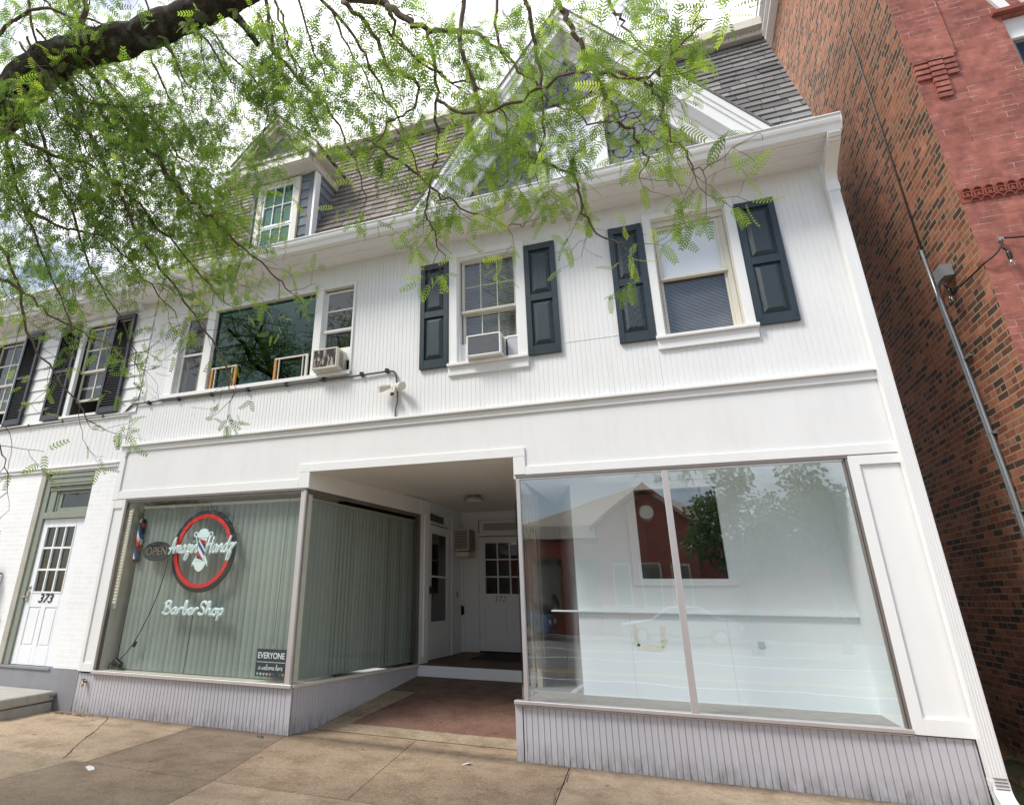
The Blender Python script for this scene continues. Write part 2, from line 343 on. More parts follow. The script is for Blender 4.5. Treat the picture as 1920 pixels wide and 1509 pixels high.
def smoothpath(p,k=4):
    P=[np.array(q,float) for q in p]; out=[]
    for i in range(len(P)-1):
        a=P[max(i-1,0)];b=P[i];c=P[i+1];d=P[min(i+2,len(P)-1)]
        for j in range(k):
            t=j/k; out.append(.5*((2*b)+(-a+c)*t+(2*a-5*b+4*c-d)*t*t+(-a+3*b-3*c+d)*t**3))
    out.append(P[-1]); return out
# ================================================================== WHITE STOREFRONT BUILDING
B=thing('storefront_building','white two storey shop with ribbed siding, mansard roof and two big display windows','building',(-2.8,0,0))
OB0=np.array([-4.305,0.0]); OB1=np.array([-3.92,2.77]); OBL=float(np.linalg.norm(OB1-OB0)); OBD=(OB1-OB0)/OBL; OBN=np.array([OBD[1],-OBD[0]]) # normal towards the recess
def ob(u,d,z): p=OB0+OBD*u-OBN*d; return (p[0],p[1],z)       # u along, d depth into shop
def obbox(mb,u0,u1,d0,d1,z0,z1): mb.obox(ob(u0,d0,z0),np.array(ob(u1,d0,z0))-np.array(ob(u0,d0,z0)),np.array(ob(u0,d1,z0))-np.array(ob(u0,d0,z0)),(0,0,z1-z0))
fl=lambda Y:(lambda u,d,z:(u,Y+d,z))
# upper ribbed siding
ops=[(-2.40,-1.39,4.0,5.74),(.05,1.035,4.0,5.74),(-7.06,-3.82,4.2,5.61)]
m=MB()
for a,b,c,d in cells(-7.66,1.95,3.52,5.96,ops): ribbed(m,a,b,c,d,fl(0),flat=.047,dep=.0032)
m.build('upper_siding','siding',B)
m=MB().box(1.935,1.95,-.008,.02,3.53,5.95).box(-7.675,-7.655,-.010,.02,3.53,5.95); each(m,'corner_trim','white_trim',B,.003)
# horizontal seam strip in the siding
m=MB().box(-1.0,-.35,-.004,.004,4.245,4.252).box(-2.41,-1.38,-.003,.004,3.999,4.003); each(m,'siding_seam','white_trim',B)
# belt moulding
m=MB().box(-7.68,1.95,-.035,.02,3.43,3.505).box(-7.68,1.95,-.075,.02,3.507,3.537).box(-7.68,1.95,-.02,.02,3.54,3.555); m.build('belt_moulding','white_trim',B,.004)
# sign band (flat panel) and its boards
m=MB()
for a,b,c,d in cells(-7.55,1.95,2.72,3.43,[(-4.29,-1.62,2.72,2.935)]): m.box(a,b,-.012,.05,c,d)
m.build('sign_band','white',B)
m=MB().box(-7.66,-7.55,-.034,.05,2.72,3.43).box(-7.55,-4.452,-.034,-.012,2.73,2.845).box(-4.452,-4.29,-.034,-.012,2.73,2.93).box(-4.452,-1.488,-.034,-.012,2.932,3.035).box(-1.622,-1.488,-.034,-.012,2.73,2.93).box(-1.488,1.95,-.034,-.012,2.725,2.815)
m.build('sign_band_trim','white_trim',B,.003)
# pilasters
m=MB().box(-7.66,-7.385,-.012,.06,.48,2.72).box(-7.66,-7.60,-.030,-.012,.48,2.72).box(-7.43,-7.385,-.030,-.012,.48,2.72).box(-7.60,-7.43,-.030,-.012,2.60,2.72).box(-7.60,-7.43,-.030,-.012,.48,.58)
m.build('pilaster','white_trim',B,.003)
m=MB().box(1.535,1.95,-.006,.06,.48,2.715).box(1.535,1.625,-.03,-.006,.48,2.715).box(1.625,1.95,-.03,-.006,2.63,2.715).box(1.625,1.95,-.03,-.006,.48,.60)
m.build('pilaster','white_trim',B,.003)
# bulkheads
m=MB(); ribbed(m,-7.67,-4.34,-.05,.46,fl(0),ph=.01,flat=.047,dep=.006); m.box(-4.34,-4.3,-.004,.02,-.05,.46); m.box(-7.70,-7.67,-.01,.03,-.05,.475); m.build('bulkhead','mauve',B)
m=MB(); ribbed(m,.03,OBL-.02,-.05,.47,ob,flat=.047,dep=.006); m.build('bulkhead','mauve',B)
m=MB(); ribbed(m,-1.62,1.93,-.05,.47,fl(0),pitch=.0575,flat=.049,dep=.007,ph=.02); m.box(-1.695,-1.63,-.006,.03,-.05,.47); m.build('bulkhead','mauve',B)
m=MB().box(-1.70,-1.694,-.004,2.75,-.05,.47); m.build('bulkhead','mauve',B)
# ---- display windows
def gpane(x0,x1,z0,z1,Y,mat,parent,name='pane'):
    m=MB(); m.face([(x0,Y,z0),(x1,Y,z0),(x1,Y,z1),(x0,Y,z1)]); return m.build(name,mat,parent)
# left
m=MB().box(-7.38,-7.345,-.03,.04,.50,2.70).box(-7.385,-4.33,-.035,.03,2.70,2.722).box(-7.345,-4.40,-.02,.03,2.672,2.699)
W=m.build('display_window','bronze',B,.002)
MB().box(-7.40,-4.29,-.045,.05,.462,.502).build('sill','alum',W,.004)
m=MB().box(-4.40,-4.345,-.02,.035,.503,2.698); 
m.tube([(-4.335,-.012,.503),(-4.335,-.012,2.699)],.022,10); m.build('corner_post','alum',W)
gpane(-7.345,-4.38,.50,2.675,-.012,'glass_barber',W)
# oblique side display window
m=MB(); obbox(m,.0,OBL-.02,-.012,.03,2.70,2.722); obbox(m,.03,OBL-.05,-.004,.03,2.672,2.699); obbox(m,OBL-.075,OBL-.02,-.012,.03,.51,2.699); obbox(m,OBL-.13,OBL-.105,.01,.03,.51,2.67)
W2=m.build('display_window','bronze',B,.002)
m=MB(); obbox(m,0,OBL,-.03,.04,.468,.502); m.build('sill','sash',W2,.003)
m=MB(); m.face([ob(.03,.01,.5),ob(OBL-.06,.01,.5),ob(OBL-.06,.01,2.67),ob(.03,.01,2.67)]); m.build('pane','glass_barber',W2)
m=MB(); obbox(m,.05,.12,.03,.05,.51,2.66); m.build('inner_post','cream_box',W2)
# right
m=MB().box(-1.60,1.54,-.035,.03,2.692,2.722).box(1.50,1.515,-.02,.03,.515,2.69).box(1.519,1.54,-.03,.03,.48,2.69)
W3=m.build('display_window','bronze',B,.002)
MB().box(-1.70,1.54,-.05,.04,.485,.517).box(-1.70,1.54,-.03,.03,.468,.482).build('sill','alum',W3,.004)
MB().box(-1.600,-1.56,-.03,.03,.518,2.69).build('corner_post','alum',W3,.004)
MB().box(-.085,-.022,-.03,.02,.518,2.69).build('mullion','alum',W3,.004)
MB().box(-1.60,1.5,-.028,-.02,2.675,2.689).build('top_rail','alum',W3)
gpane(-1.56,-.085,.515,2.69,0,'glass_shop',W3); gpane(-.022,1.50,.515,2.69,0,'glass_shop',W3)
# recess right side: glass return, mirrored post, wall
RX=lambda y:-1.63-.09*y
m=MB(); m.face([(RX(.03),.03,.5),(RX(1.05),1.05,.5),(RX(1.05),1.05,2.69),(RX(.03),.03,2.69)]); m.build('pane','glass_shop',W3)
m=MB()
for i in range(44):
    z=.70+i*.0455
    for j,(yy,xx) in enumerate(((1.09,-1.715),(1.19,-1.70),(1.29,-1.685))):
        m.obox((xx,yy-.04+.0,z),(.018,-.045,0),(.02,.07,0),(0,0,.042))
m.build('mirror_tile_post','mirror',B)
MB().box(-1.72,-1.66,1.12,1.30,.5,2.7).build('post_core','blind_brown',B)
m=MB().obox((RX(1.3),1.3,-.05),(RX(4.9)-RX(1.3),3.6,0),(.05,0,0),(0,0,3.1)); m.build('recess_wall','recess_white',B)
m=MB().obox((RX(0),.0,2.69),(RX(1.3)-RX(0),1.3,0),(.05,0,0),(0,0,.3)); m.build('recess_wall','recess_white',B)
# display interior right
m=MB()
for a,b,c,d in cells(-1.14,1.52,1.335,2.8,[(-.42,.432,1.665,2.625)]): m.box(a,b,.75,.80,c,d)
m.box(-1.14,1.52,.742,.80,.5,1.315)
D=m.build('display_back_wall','pale_wall',B)
MB().box(-1.43,1.52,.70,.80,1.316,1.334).build('ledge','pale_wall',D,.002)
m=MB().frame(-.515,.515,1.595,2.70,(.093,.08,.07,.072),.728,.7495).frame(-.44,.45,1.65,2.64,(.02,.018,.015,.015),.735,.77); m.build('window_frame','pale_wall',D,.003)
gpane(-.42,.432,1.665,2.625,.755,'glass_dark',D)
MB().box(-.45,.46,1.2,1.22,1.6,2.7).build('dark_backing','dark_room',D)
m=MB().obox((-1.14,.752,.5),(-.40,1.4,0),(.03,.01,0),(0,0,2.3)); m.build('display_return_wall','blind_grey',B)
MB().box(1.505,1.55,.02,.80,.5,2.8).build('display_side_wall','pale_wall',B)
m=MB().box(-1.62,1.52,.03,.75,.44,.503).box(-1.72,-1.14,.75,2.2,.44,.503); m.build('display_floor','carpet',B)
MB().box(-1.60,1.55,.03,2.3,2.72,2.76).build('display_ceiling','pale_wall',B)
m=MB(); pth=[(-.555,1.20),(-.55,1.13),(-.56,1.06),(-.55,.99),(-.49,.975),(-.42,.98),(-.35,.972),(-.285,.985),(-.275,1.05),(-.285,1.12),(-.275,1.19)]
for a,b in zip(pth,pth[1:]):
    L_=math.hypot(b[0]-a[0],b[1]-a[1]); nx,nz=-(b[1]-a[1])/L_,(b[0]-a[0])/L_; w1,w2=getattr(m,'w',.02),random.uniform(.015,.045); m.w=w2
    m.face([(a[0]-nx*w1,.7405,a[1]-nz*w1),(b[0]-nx*w2,.7405,b[1]-nz*w2),(b[0]+nx*w2,.7405,b[1]+nz*w2),(a[0]+nx*w1,.7405,a[1]+nz*w1)])
m.build('tape_residue','yellow_tape',D)
for x in (-1.02,-.62,.25,.92): pass
m=MB().box(-.601,-.598,.7405,.743,.5,1.31).box(.35,.353,.7405,.743,.5,1.31).box(.60,.66,.735,.743,1.02,1.08); each(m,'panel_seam','seam',D)
m=MB().lathe((.80,.1,.504),[(.02,0),(.024,.01),(.012,.03)],10); 
# left display interior
m=MB().box(-7.34,-4.45,.95,1.0,.5,2.8).box(-7.37,-7.34,.03,1.0,.5,2.8); m.build('display_back_wall','cream_box',B)
MB().box(-7.34,-4.33,.02,.95,.46,.503).build('display_floor','cream_box',B)
MB().box(-7.34,-4.33,.02,.95,2.70,2.74).build('display_ceiling','cream_box',B)
def slats_y(x0,x1,Y,z0,z1,w,mb,ang=.28):
    n=int((x1-x0)/w)
    for i in range(n):
        cx=x0+(i+.5)*(x1-x0)/n; hw=w*.56; a=ang+random.uniform(-.09,.09)
        dx,dy=hw*math.cos(a),hw*math.sin(a)
        k=6; pts=[]
        for j in range(k+1):
            t=j/k*2-1; pts.append((cx+dx*t,Y+dy*t-.007*(1-t*t)))
        for j in range(k): mb.face([(*pts[j],z0+random.uniform(0,.004)),(*pts[j+1],z0),(*pts[j+1],z1),(*pts[j],z1)],random.random())
m=MB(); slats_y(-7.18,-4.47,.17,.515,2.60,.089,m)
V=m.build('vertical_blind','blind_green',None); tag(V,'wide grey green vertical blind hanging behind the front glass of the barber shop','blind')
m=MB().box(-7.2,-4.45,.14,.20,2.60,2.635); V2=m.build('head_rail','sash',V)
# blind parallel to the oblique pane
m=MB(); n=32
for i in range(n):
    u=.19+(i+.5)*(OBL-.12)/n; a=.10+random.uniform(-.09,.09); hw=.056
    for s in (0,1):
        pts=[(u+hw*(t)*math.cos(a),.10+hw*t*math.sin(a)-.006*(1-t*t)) for t in (np.linspace(-1,1,7))]
    for j in range(6): m.face([ob(*pts[j],.525),ob(*pts[j+1],.525),ob(*pts[j+1],2.60),ob(*pts[j],2.60)],random.random())
V=m.build('vertical_blind','blind_green',None); tag(V,'dark green grey vertical blind behind the side glass along the recessed entrance','blind')
m=MB(); obbox(m,.16,OBL,.07,.13,2.60,2.63); m.build('head_rail','blind_brown',V)
# ---- recess
m=MB(); obbox(m,0,OBL+.3,.0,.03,2.722,2.97); obbox(m,0,OBL,-.006,.0,2.722,2.83); m.build('recess_header','recess_white',B)
MB().prism([(-.01,2.937),(4.92,3.02),(4.92,3.06),(-.01,2.98)],lambda u,v,d:(d,u,v),-4.33,-1.55).build('recess_ceiling','recess_white',B)
m=MB().obox((-3.60,-.0,2.934),(0,0,0.0001),(0.02,0,0),(0,0,.004)); 
m=MB(); m.box(-3.10,-3.075,.6,4.9,2.93,2.945); 
m=MB(); m.obox((-3.62,.5,2.942),(1.05,4.4,.074),(.02,-.004,0),(0,0,.006)); m.build('ceiling_batten','recess_white',B)
# end pilaster
m=MB(); obbox(m,OBL-.02,OBL+.27,-.01,.04,.50,2.97); obbox(m,OBL+.10,OBL+.16,-.03,-.01,.60,2.72); m.build('pilaster','white_door',B,.003)
# side wall (X=-3.93) with door and panel
m=MB().box(-3.99,-3.93,3.03,3.14,.5,3.05).box(-3.99,-3.93,4.24,4.9,.5,3.05).box(-3.99,-3.93,3.14,4.24,2.86,3.05).box(-3.945,-3.915,4.25,4.31,.5,2.9).box(-3.985,-3.925,4.36,4.9,.5,1.30).box(-3.99,-3.90,4.82,4.9,.5,2.45)
m.box(-3.95,-3.905,3.10,3.15,.5,2.9).box(-3.95,-3.905,4.24,4.28,.5,2.9).box(-3.95,-3.905,3.15,4.24,2.84,2.88)
m.build('recess_wall','white_door',B,.003)
def yframe(mb,y0,y1,z0,z1,w,x0,x1):
    l,r,b,t=(w,)*4 if not hasattr(w,'__len__') else w
    mb.box(x0,x1,y0,y0+l,z0,z1).box(x0,x1,y1-r,y1,z0,z1).box(x0,x1,y0+l,y1-r,z0,z0+b).box(x0,x1,y0+l,y1-r,z1-t,z1)
m=MB(); yframe(m,3.16,4.23,.515,2.62,(.16,.165,.56,.14),-3.97,-3.935); m.box(-3.968,-3.937,3.32,4.065,1.765,1.795)
d=m.build('door','white_door',B,.004)
m=MB(); m.face([(-3.955,3.32,1.07),(-3.955,4.07,1.07),(-3.955,4.07,2.48),(-3.955,3.32,2.48)]); m.build('pane','glass_dark',d)
m=MB(); m.box(-3.93,-3.90,3.19,3.23,1.50,1.62).box(-3.91,-3.895,3.195,3.29,1.56,1.585).box(-3.905,-3.893,3.28,3.30,1.42,1.585); m.build('handle','black',d,.003)
m=MB(); yframe(m,3.16,4.23,2.64,2.84,(.03,.28,.04,.03),-3.97,-3.935); t=m.build('transom','white_door',B,.003)
m=MB(); m.face([(-3.955,3.18,2.67),(-3.955,3.96,2.67),(-3.955,3.96,2.82),(-3.955,3.18,2.82)]); m.build('pane','glass_dark',t)
m=MB().lathe((-3.928,4.58,1.50),[(.062,0),(.062,.008),(.03,.012),(.03,.02)],20,(1,0,0)); m.build('vent_cover','nickel',B)
m=MB().box(-3.925,-3.90,4.78,4.80,1.14,1.32).box(-3.925,-3.88,4.81,4.84,1.16,1.30); m.build('lock_box','black',B,.003)
m=MB(); path=smoothpath([(-3.90,4.86,2.5),(-3.89,4.86,2.3),(-3.905,4.87,2.0),(-3.90,4.87,1.4),(-3.90,4.87,.52)]); m.tube(path,.008,6); m.build('white_wire','white_door',B)
# back wall with door 372
m=MB().box(-3.99,-3.62,4.9,4.96,.5,3.1).box(-2.68,-1.55,4.9,4.96,.5,3.1).box(-3.62,-2.68,4.9,4.96,2.87,3.1).box(-3.63,-3.60,4.875,4.9,.55,2.87).box(-3.62,-2.68,4.875,4.9,2.86,2.89).box(-3.62,-2.68,4.88,4.96,2.56,2.615)
m.build('recess_wall','white_door',B,.003)
m=MB(); DX0,DX1,DZ0,DZ1=-3.60,-2.69,.555,2.545
for a,b,c,e in cells(DX0,DX1,DZ0,DZ1,[(-3.475,-2.765,1.525,2.43),(-3.49,-3.205,.745,1.325),(-3.085,-2.80,.745,1.325)]): m.box(a,b,4.90,4.94,c,e)
for x0,x1 in ((-3.49,-3.205),(-3.085,-2.80)): m.box(x0,x1,4.912,4.94,.745,1.325)
for x in (-3.235,-2.995): m.box(x-.013,x+.013,4.903,4.93,1.525,2.43)
for z in (1.82,2.13): m.box(-3.475,-2.765,4.9035,4.9295,z-.013,z+.013)
d=m.build('door','white_door',B,.003); gpane(-3.475,-2.765,1.525,2.43,4.925,'glass_dark',d)
textmesh('house_number','372',.15,(-3.20,4.895,1.43),'brass',d,.1)
m=MB().box(-3.61,-3.595,4.885,4.9,1.55,1.66).box(-3.61,-3.595,4.885,4.9,.80,.91).box(-3.61,-3.595,4.885,4.9,2.30,2.40); each(m,'hinge','nickel',d)
m=MB().box(-3.58,-2.70,4.89,4.93,2.62,2.66).box(-3.58,-2.70,4.89,4.93,2.80,2.855).box(-3.58,-3.50,4.89,4.93,2.66,2.80); t=m.build('transom','white_door',B); MB().box(-3.5,-2.7,4.912,4.94,2.66,2.80).build('transom_panel','stucco',t)
# entry platform and riser
m=MB(); m.prism([(2.78,.34),(2.78,.49),(4.92,.53),(4.92,.34)],lambda u,v,d:(d,u,v),-3.99,-1.55); m.build('entry_platform','conc_entry',B)
MB().box(-3.93,-1.6,2.765,2.779,.33,.488).build('step_riser','white_door',B)
# dark rooms behind (ground floor back, upper floor)
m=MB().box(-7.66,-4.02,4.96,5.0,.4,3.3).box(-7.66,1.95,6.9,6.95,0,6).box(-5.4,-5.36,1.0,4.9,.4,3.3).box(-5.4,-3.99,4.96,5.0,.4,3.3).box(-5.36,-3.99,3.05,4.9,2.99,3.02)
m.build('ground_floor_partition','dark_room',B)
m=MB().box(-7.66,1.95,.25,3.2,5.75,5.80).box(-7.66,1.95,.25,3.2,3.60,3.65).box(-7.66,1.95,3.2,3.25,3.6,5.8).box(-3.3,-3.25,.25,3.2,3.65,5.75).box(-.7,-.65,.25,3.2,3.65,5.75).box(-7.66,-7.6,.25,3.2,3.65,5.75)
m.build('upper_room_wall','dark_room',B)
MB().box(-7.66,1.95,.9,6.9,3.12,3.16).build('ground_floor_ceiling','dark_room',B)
MB().box(-7.66,2.05,1.4,7,9.12,9.2).box(-7.66,-7.6,1.4,7,6.05,9.12).box(1.99,2.05,1.4,7,6.05,9.12).box(-7.66,2.05,6.95,7,6.05,9.12).build('flat_roof','shingle_grey',B)
m=MB().box(1.95,2.0,.0,7,-.05,6.05).box(-7.66,2.0,6.95,7.0,-.05,6.05).box(-7.70,-7.66,.03,7,.0,6.05); m.build('side_wall','white',B)
# ---- upper windows
def blind(parent,x0,x1,z0,z1,Y,mat,pitch=.026):
    m=MB(); z=z0
    while z<z1: m.face([(x0,Y-.008,z),(x1,Y-.008,z),(x1,Y+.008,z+pitch*.9),(x0,Y+.008,z+pitch*.9)]); z+=pitch
    return m.build('blind',mat,parent)
def sashgrid(mb,x0,x1,z0,z1,w,y0,y1,nx=1,nz=1,mw=.012):
    mb.frame(x0,x1,z0,z1,w,y0,y1); l,r,b,t=(w,)*4 if not hasattr(w,'__len__') else w
    for i in range(1,nx): c=x0+l+(x1-x0-l-r)*i/nx; mb.box(c-mw/2,c+mw/2,y0+.004,y1-.004,z0+b,z1-t)
    for j in range(1,nz): c=z0+b+(z1-z0-b-t)*j/nz; mb.box(x0+l,x1-r,y0+.005,y1-.005,c-mw/2,c+mw/2)
# window 1 (with air conditioner)
m=MB().box(-2.40,-2.29,-.03,.02,4.12,5.74).box(-1.50,-1.39,-.03,.02,4.12,5.74).box(-2.29,-1.50,-.03,.02,5.66,5.74)
w=m.build('window','white_trim',B,.003)
MB().box(-2.41,-1.385,-.075,.12,4.115,4.15).box(-2.405,-1.39,-.035,.0,4.0,4.114).build('sill','white_trim',w,.004)
MB().box(-2.29,-2.27,.0,.16,4.15,5.66).box(-1.52,-1.50,.0,.16,4.15,5.66).box(-2.27,-1.52,.0,.16,5.63,5.66).build('jamb','white_trim',w)
m=MB(); sashgrid(m,-2.25,-1.52,4.86,5.63,.035,.07,.10,3,2); m.build('upper_sash','sash',w,.003)
m=MB(); sashgrid(m,-2.25,-1.52,4.45,4.885,.035,.11,.14,3,1); m.box(-2.255,-1.515,.04,.07,4.86,4.89); m.build('lower_sash','sash',w,.003)
gpane(-2.22,-1.55,4.89,5.6,.085,'glass',w); gpane(-2.22,-1.55,4.47,4.86,.125,'glass',w)
blind(w,-2.25,-1.5,4.45,5.65,.20,'blind_brown')
m=MB()
for i in range(12): m.box(-1.655+i*.011,-1.650+i*.011,.05,.08,4.15,4.44)
m.box(-1.66,-1.52,.07,.08,4.15,4.44).box(-1.66,-1.52,.045,.085,4.44,4.46); m.build('accordion_panel','shade_white',w); MB().box(-2.27,-2.12,.07,.08,4.15,4.44).build('accordion_panel','shade_white',w)
# window 2 (shade above, blind below)
m=MB().box(.05,.142,-.03,.02,4.12,5.74).box(.94,1.035,-.03,.02,4.12,5.74).box(.142,.94,-.03,.02,5.665,5.74)
w=m.build('window','white_trim',B,.003)
MB().box(.04,1.055,-.075,.12,4.115,4.15).box(.05,1.04,-.035,.0,4.0,4.114).build('sill','white_trim',w,.004)
MB().box(.142,.16,.0,.16,4.15,5.665).box(.92,.94,.0,.16,4.15,5.665).box(.16,.92,.0,.16,5.64,5.665).box(.16,.92,.04,.06,5.575,5.64).build('jamb','sash',w)
m=MB(); sashgrid(m,.165,.865,4.87,5.57,.04,.055,.085); m.build('upper_sash','sash',w,.004)
m=MB(); sashgrid(m,.165,.865,4.16,4.90,(.03,.03,.03,.03),.085,.11); m.box(.865,.918,.05,.10,4.15,5.57).box(.165,.87,.035,.085,4.865,4.885); m.build('lower_sash','sash',w,.004)
gpane(.205,.825,4.91,5.53,.07,'glass',w); gpane(.195,.835,4.19,4.87,.098,'glass',w)
MB().box(.17,.9,.09,.095,4.88,5.6).build('shade','shade_white',w); blind(w,.17,.9,4.15,4.88,.15,'blind_grey',.017)
# triple window
m=MB().box(-7.06,-6.92,-.015,.02,4.26,5.61).box(-3.83,-3.80,-.02,.02,4.20,5.615).box(-6.92,-3.83,-.02,.02,5.575,5.615).box(-6.42,-6.27,-.01,.09,4.26,5.575).box(-4.45,-4.33,-.01,.09,4.26,5.575)
w=m.build('window','white_trim',B,.003)
MB().box(-7.10,-3.80,-.055,.12,4.205,4.262).build('sill','white_trim',w,.004)
MB().box(-6.92,-3.83,.02,.18,5.575,5.61).box(-3.85,-3.83,.02,.16,4.26,5.575).box(-6.92,-6.90,.02,.16,4.26,5.575).build('jamb','sash',w)
m=MB().frame(-6.90,-6.43,4.27,5.57,(.045,.02,.03,.03),.06,.10).box(-6.87,-6.43,.055,.095,4.90,4.93); m.build('left_sash','white_trim',w,.003)
gpane(-6.87,-6.44,4.29,5.55,.08,'glass_dark',w); gpane(-6.27,-4.45,4.265,5.57,.06,'glass_teal',w)
m=MB().frame(-4.33,-3.85,4.62,5.55,(.045,.02,.03,.03),.06,.10).box(-4.32,-3.85,.03,.09,4.90,4.935).box(-4.29,-3.86,.062,.09,5.23,5.255); m.build('right_sash','white_trim',w,.003)
gpane(-4.29,-3.865,4.65,5.52,.08,'glass_dark',w)
each(MB().box(-6.62,-6.56,.16,.19,4.27,5.57).box(-6.87,-6.84,.16,.19,4.27,5.57),'inner_wood_frame','orange_wood',w)
m=MB().box(-6.27,-4.45,.062,.10,5.50,5.57); m.build('head_strip','cream_box',w)
MB().box(-4.33,-3.85,.05,.08,4.45,4.62).build('filler_panel','white_trim',w)
for x0,x1,lb in ((-6.22,-5.75,'small window screen with two orange wooden ends at the left of the picture window'),(-5.08,-4.52,'small window screen with an orange wooden end next to the peeling air conditioner')):
    t=thing('window_screen',lb,'window screen',(x0,.03,4.263),'adjustable window screens')
    MB().box(x0,x0+.035,.015,.045,4.264,4.60).build('end_post','orange_wood',t)
    MB().box(x1-.035,x1,.015,.045,4.264,4.60).build('end_post','orange_wood' if x0<-6 else 'sash',t)
    MB().box(x0,x1,.018,.042,4.60,4.622).box(x0+.07,x0+.082,.02,.04,4.264,4.60).box(x1-.09,x1-.078,.02,.04,4.264,4.60).build('top_rail','sash',t)
# ---- shutters
def panel_shutter(x0,x1,z0,z1):
    m=MB(); zm=(z0+z1)/2; w=.062; Y0,Y1=-.045,-.004
    m.box(x0,x0+w,Y0,Y1,z0,z1).box(x1-w,x1,Y0,Y1,z0,z1).box(x0+w,x1-w,Y0+.003,Y1,z1-.085,z1).box(x0+w,x1-w,Y0+.003,Y1,z0,z0+.115).box(x0+w,x1-w,Y0+.003,Y1,zm-.045,zm+.045)
    m.box(x0+w,x1-w,-.016,Y1,z0+.1,z1-.08)
    for cx in (x0+.028,x1-.028):
        for cz in (z0+.05,zm,z1-.04): m.lathe((cx,Y0,cz),[(.009,-.004),(.009,0)],8,(0,-1,0))
    s=m.build('shutter','shutter',B,.004)
    for a,b in ((z0+.115,zm-.045),(zm+.045,z1-.085)):
        p=MB(); o=.012; e=.05; xa,xb,za,zb=x0+w+o,x1-w-o,a+o,b-o
        O=[(xa,-.0155,za),(xb,-.0155,za),(xb,-.0155,zb),(xa,-.0155,zb)]; I=[(xa+e,-.040,za+e),(xb-e,-.040,za+e),(xb-e,-.040,zb-e),(xa+e,-.040,zb-e)]
        for i in range(4): p.face([O[i],O[(i+1)%4],I[(i+1)%4],I[i]])
        p.face(I); p.build('raised_panel','shutter_wood',s)
def wood():
    m,nt,nd,lk,out=nmat('embossed_wood_grain_paint'); v=pos(nt,(1,1,.16))
    w=N(nt,'ShaderNodeTexWave',wave_type='RINGS',rings_direction='SPHERICAL'); w.inputs['Scale'].default_value=24; w.inputs['Distortion'].default_value=7; w.inputs['Detail'].default_value=2; w.inputs['Detail Scale'].default_value=1.2; lk.new(v,w.inputs['Vector'])
    g=noise(nt,pos(nt,(90,90,4)),1,3); h=math_(nt,'ADD',w.outputs[0],g)
    princ(nt,out,ramp(nt,w.outputs[0],[(.2,(.018,.030,.037)),(.8,(.034,.050,.060))]),.38,0,bump(nt,h,.22,.003),.5); return m
M['shutter_wood']=wood()
for x0,x1 in ((-2.795,-2.405),(-1.385,-.998),(-.345,.04),(1.04,1.43)): panel_shutter(x0,x1,4.13,5.635)
# ---- soffit, gutter, downspout
MB().box(-7.8,2.02,-.45,.02,5.953,5.975).box(-7.8,2.02,-.455,-.44,5.93,6.06).box(-7.8,2.02,-.232,-.228,5.948,5.953).build('soffit','white',B)
prof=[(-.455,6.095),(-.455,5.955),(-.54,5.955),(-.555,5.985),(-.562,6.01),(-.585,6.03),(-.598,6.06),(-.602,6.10),(-.615,6.10),(-.615,6.112),(-.592,6.112),(-.590,6.065),(-.575,6.04),(-.552,6.02),(-.545,5.992),(-.535,5.965),(-.465,5.965),(-.465,6.095)]
g=MB().prism(prof,lambda u,v,d:(d,u,v),-7.9,2.06).build('gutter','gutter',B)
MB().prism([(-.455,6.10),(-.455,5.953),(-.54,5.953),(-.6,6.03),(-.61,6.11)],lambda u,v,d:(d,u,v),2.06,2.066).build('end_cap','gutter',g)
m=MB()
def spout(path,w,dp,mb):
    P=[np.array(p,float) for p in path]
    for i in range(len(P)-1):
        a,b=P[i],P[i+1]; d=b-a; d/=np.linalg.norm(d); n=np.cross((1,0,0),d); n/=np.linalg.norm(n)
        mb.obox(a-np.array([w/2,0,0])-n*dp/2,(w,0,0),n*dp,b-a)
spout([(1.985,-.065,.22),(1.985,-.065,5.62)],.105,.08,m)
for i in range(5): m.box(1.94+i*.02,1.948+i*.02,-.1085,-.105,.25,5.6)
m.box(1.925,2.045,-.115,-.02,5.52,5.60)
d=m.build('downspout','gutter',B)
m=MB(); pth=smoothpath([(1.985,-.065,5.60),(1.985,-.075,5.68),(1.985,-.14,5.76),(1.985,-.30,5.84),(1.985,-.46,5.90),(1.985,-.53,5.955)],3); spout(pth,.115,.09,m); m.build('elbow','gutter',d)
m=MB(); pth=smoothpath([(1.985,-.065,.23),(1.985,-.07,.16),(1.985,-.12,.09),(1.985,-.24,.04)],4); spout(pth,.11,.085,m); m.build('outlet_shoe','gutter',d)
m=MB()
for i in range(5): m.box(1.95,2.03,-.112,-.106,.155+i*.022,.162+i*.022)
m.build('shoe_rib','bronze',d)
# ---- mansard roof made of shingle courses
RZ=lambda y:6.76+2.27*(y-.15); sl=np.array([1,2.27])/math.hypot(1,2.27)
def courses(x0f,x1f,y0,y1,expo,name,mat,excl=None):
    m=MB(); L=(y1-y0)/sl[0]; n=int(L/expo); nrm=np.array([-sl[1],sl[0]])
    for k in range(n+1):
        a=k*expo; ya=y0+sl[0]*a; za=RZ(ya); x=x0f-random.uniform(0,.3)
        while x<x1f:
            w=random.uniform(.16,.34); xa,xb=max(x,x0f),min(x+w-.008,x1f); x+=w
            if xb<=xa+.01: continue
            th=random.uniform(.020,.030); o=random.uniform(-.006,.006)
            if excl and excl((xa+xb)/2,ya): continue
            y_=ya+sl[0]*o; z_=za+sl[1]*o
            m.obox((xa,y_,z_),(xb-xa,0,0),(nrm[0]*th,nrm[1]*th,0) if 0 else (0,nrm[0]*th,nrm[1]*th),(0,sl[0]*expo*1.3-nrm[0]*th,sl[1]*expo*1.3-nrm[1]*th),random.random())
    return m.build(name,mat,B)
GC=-.66 # gable centre
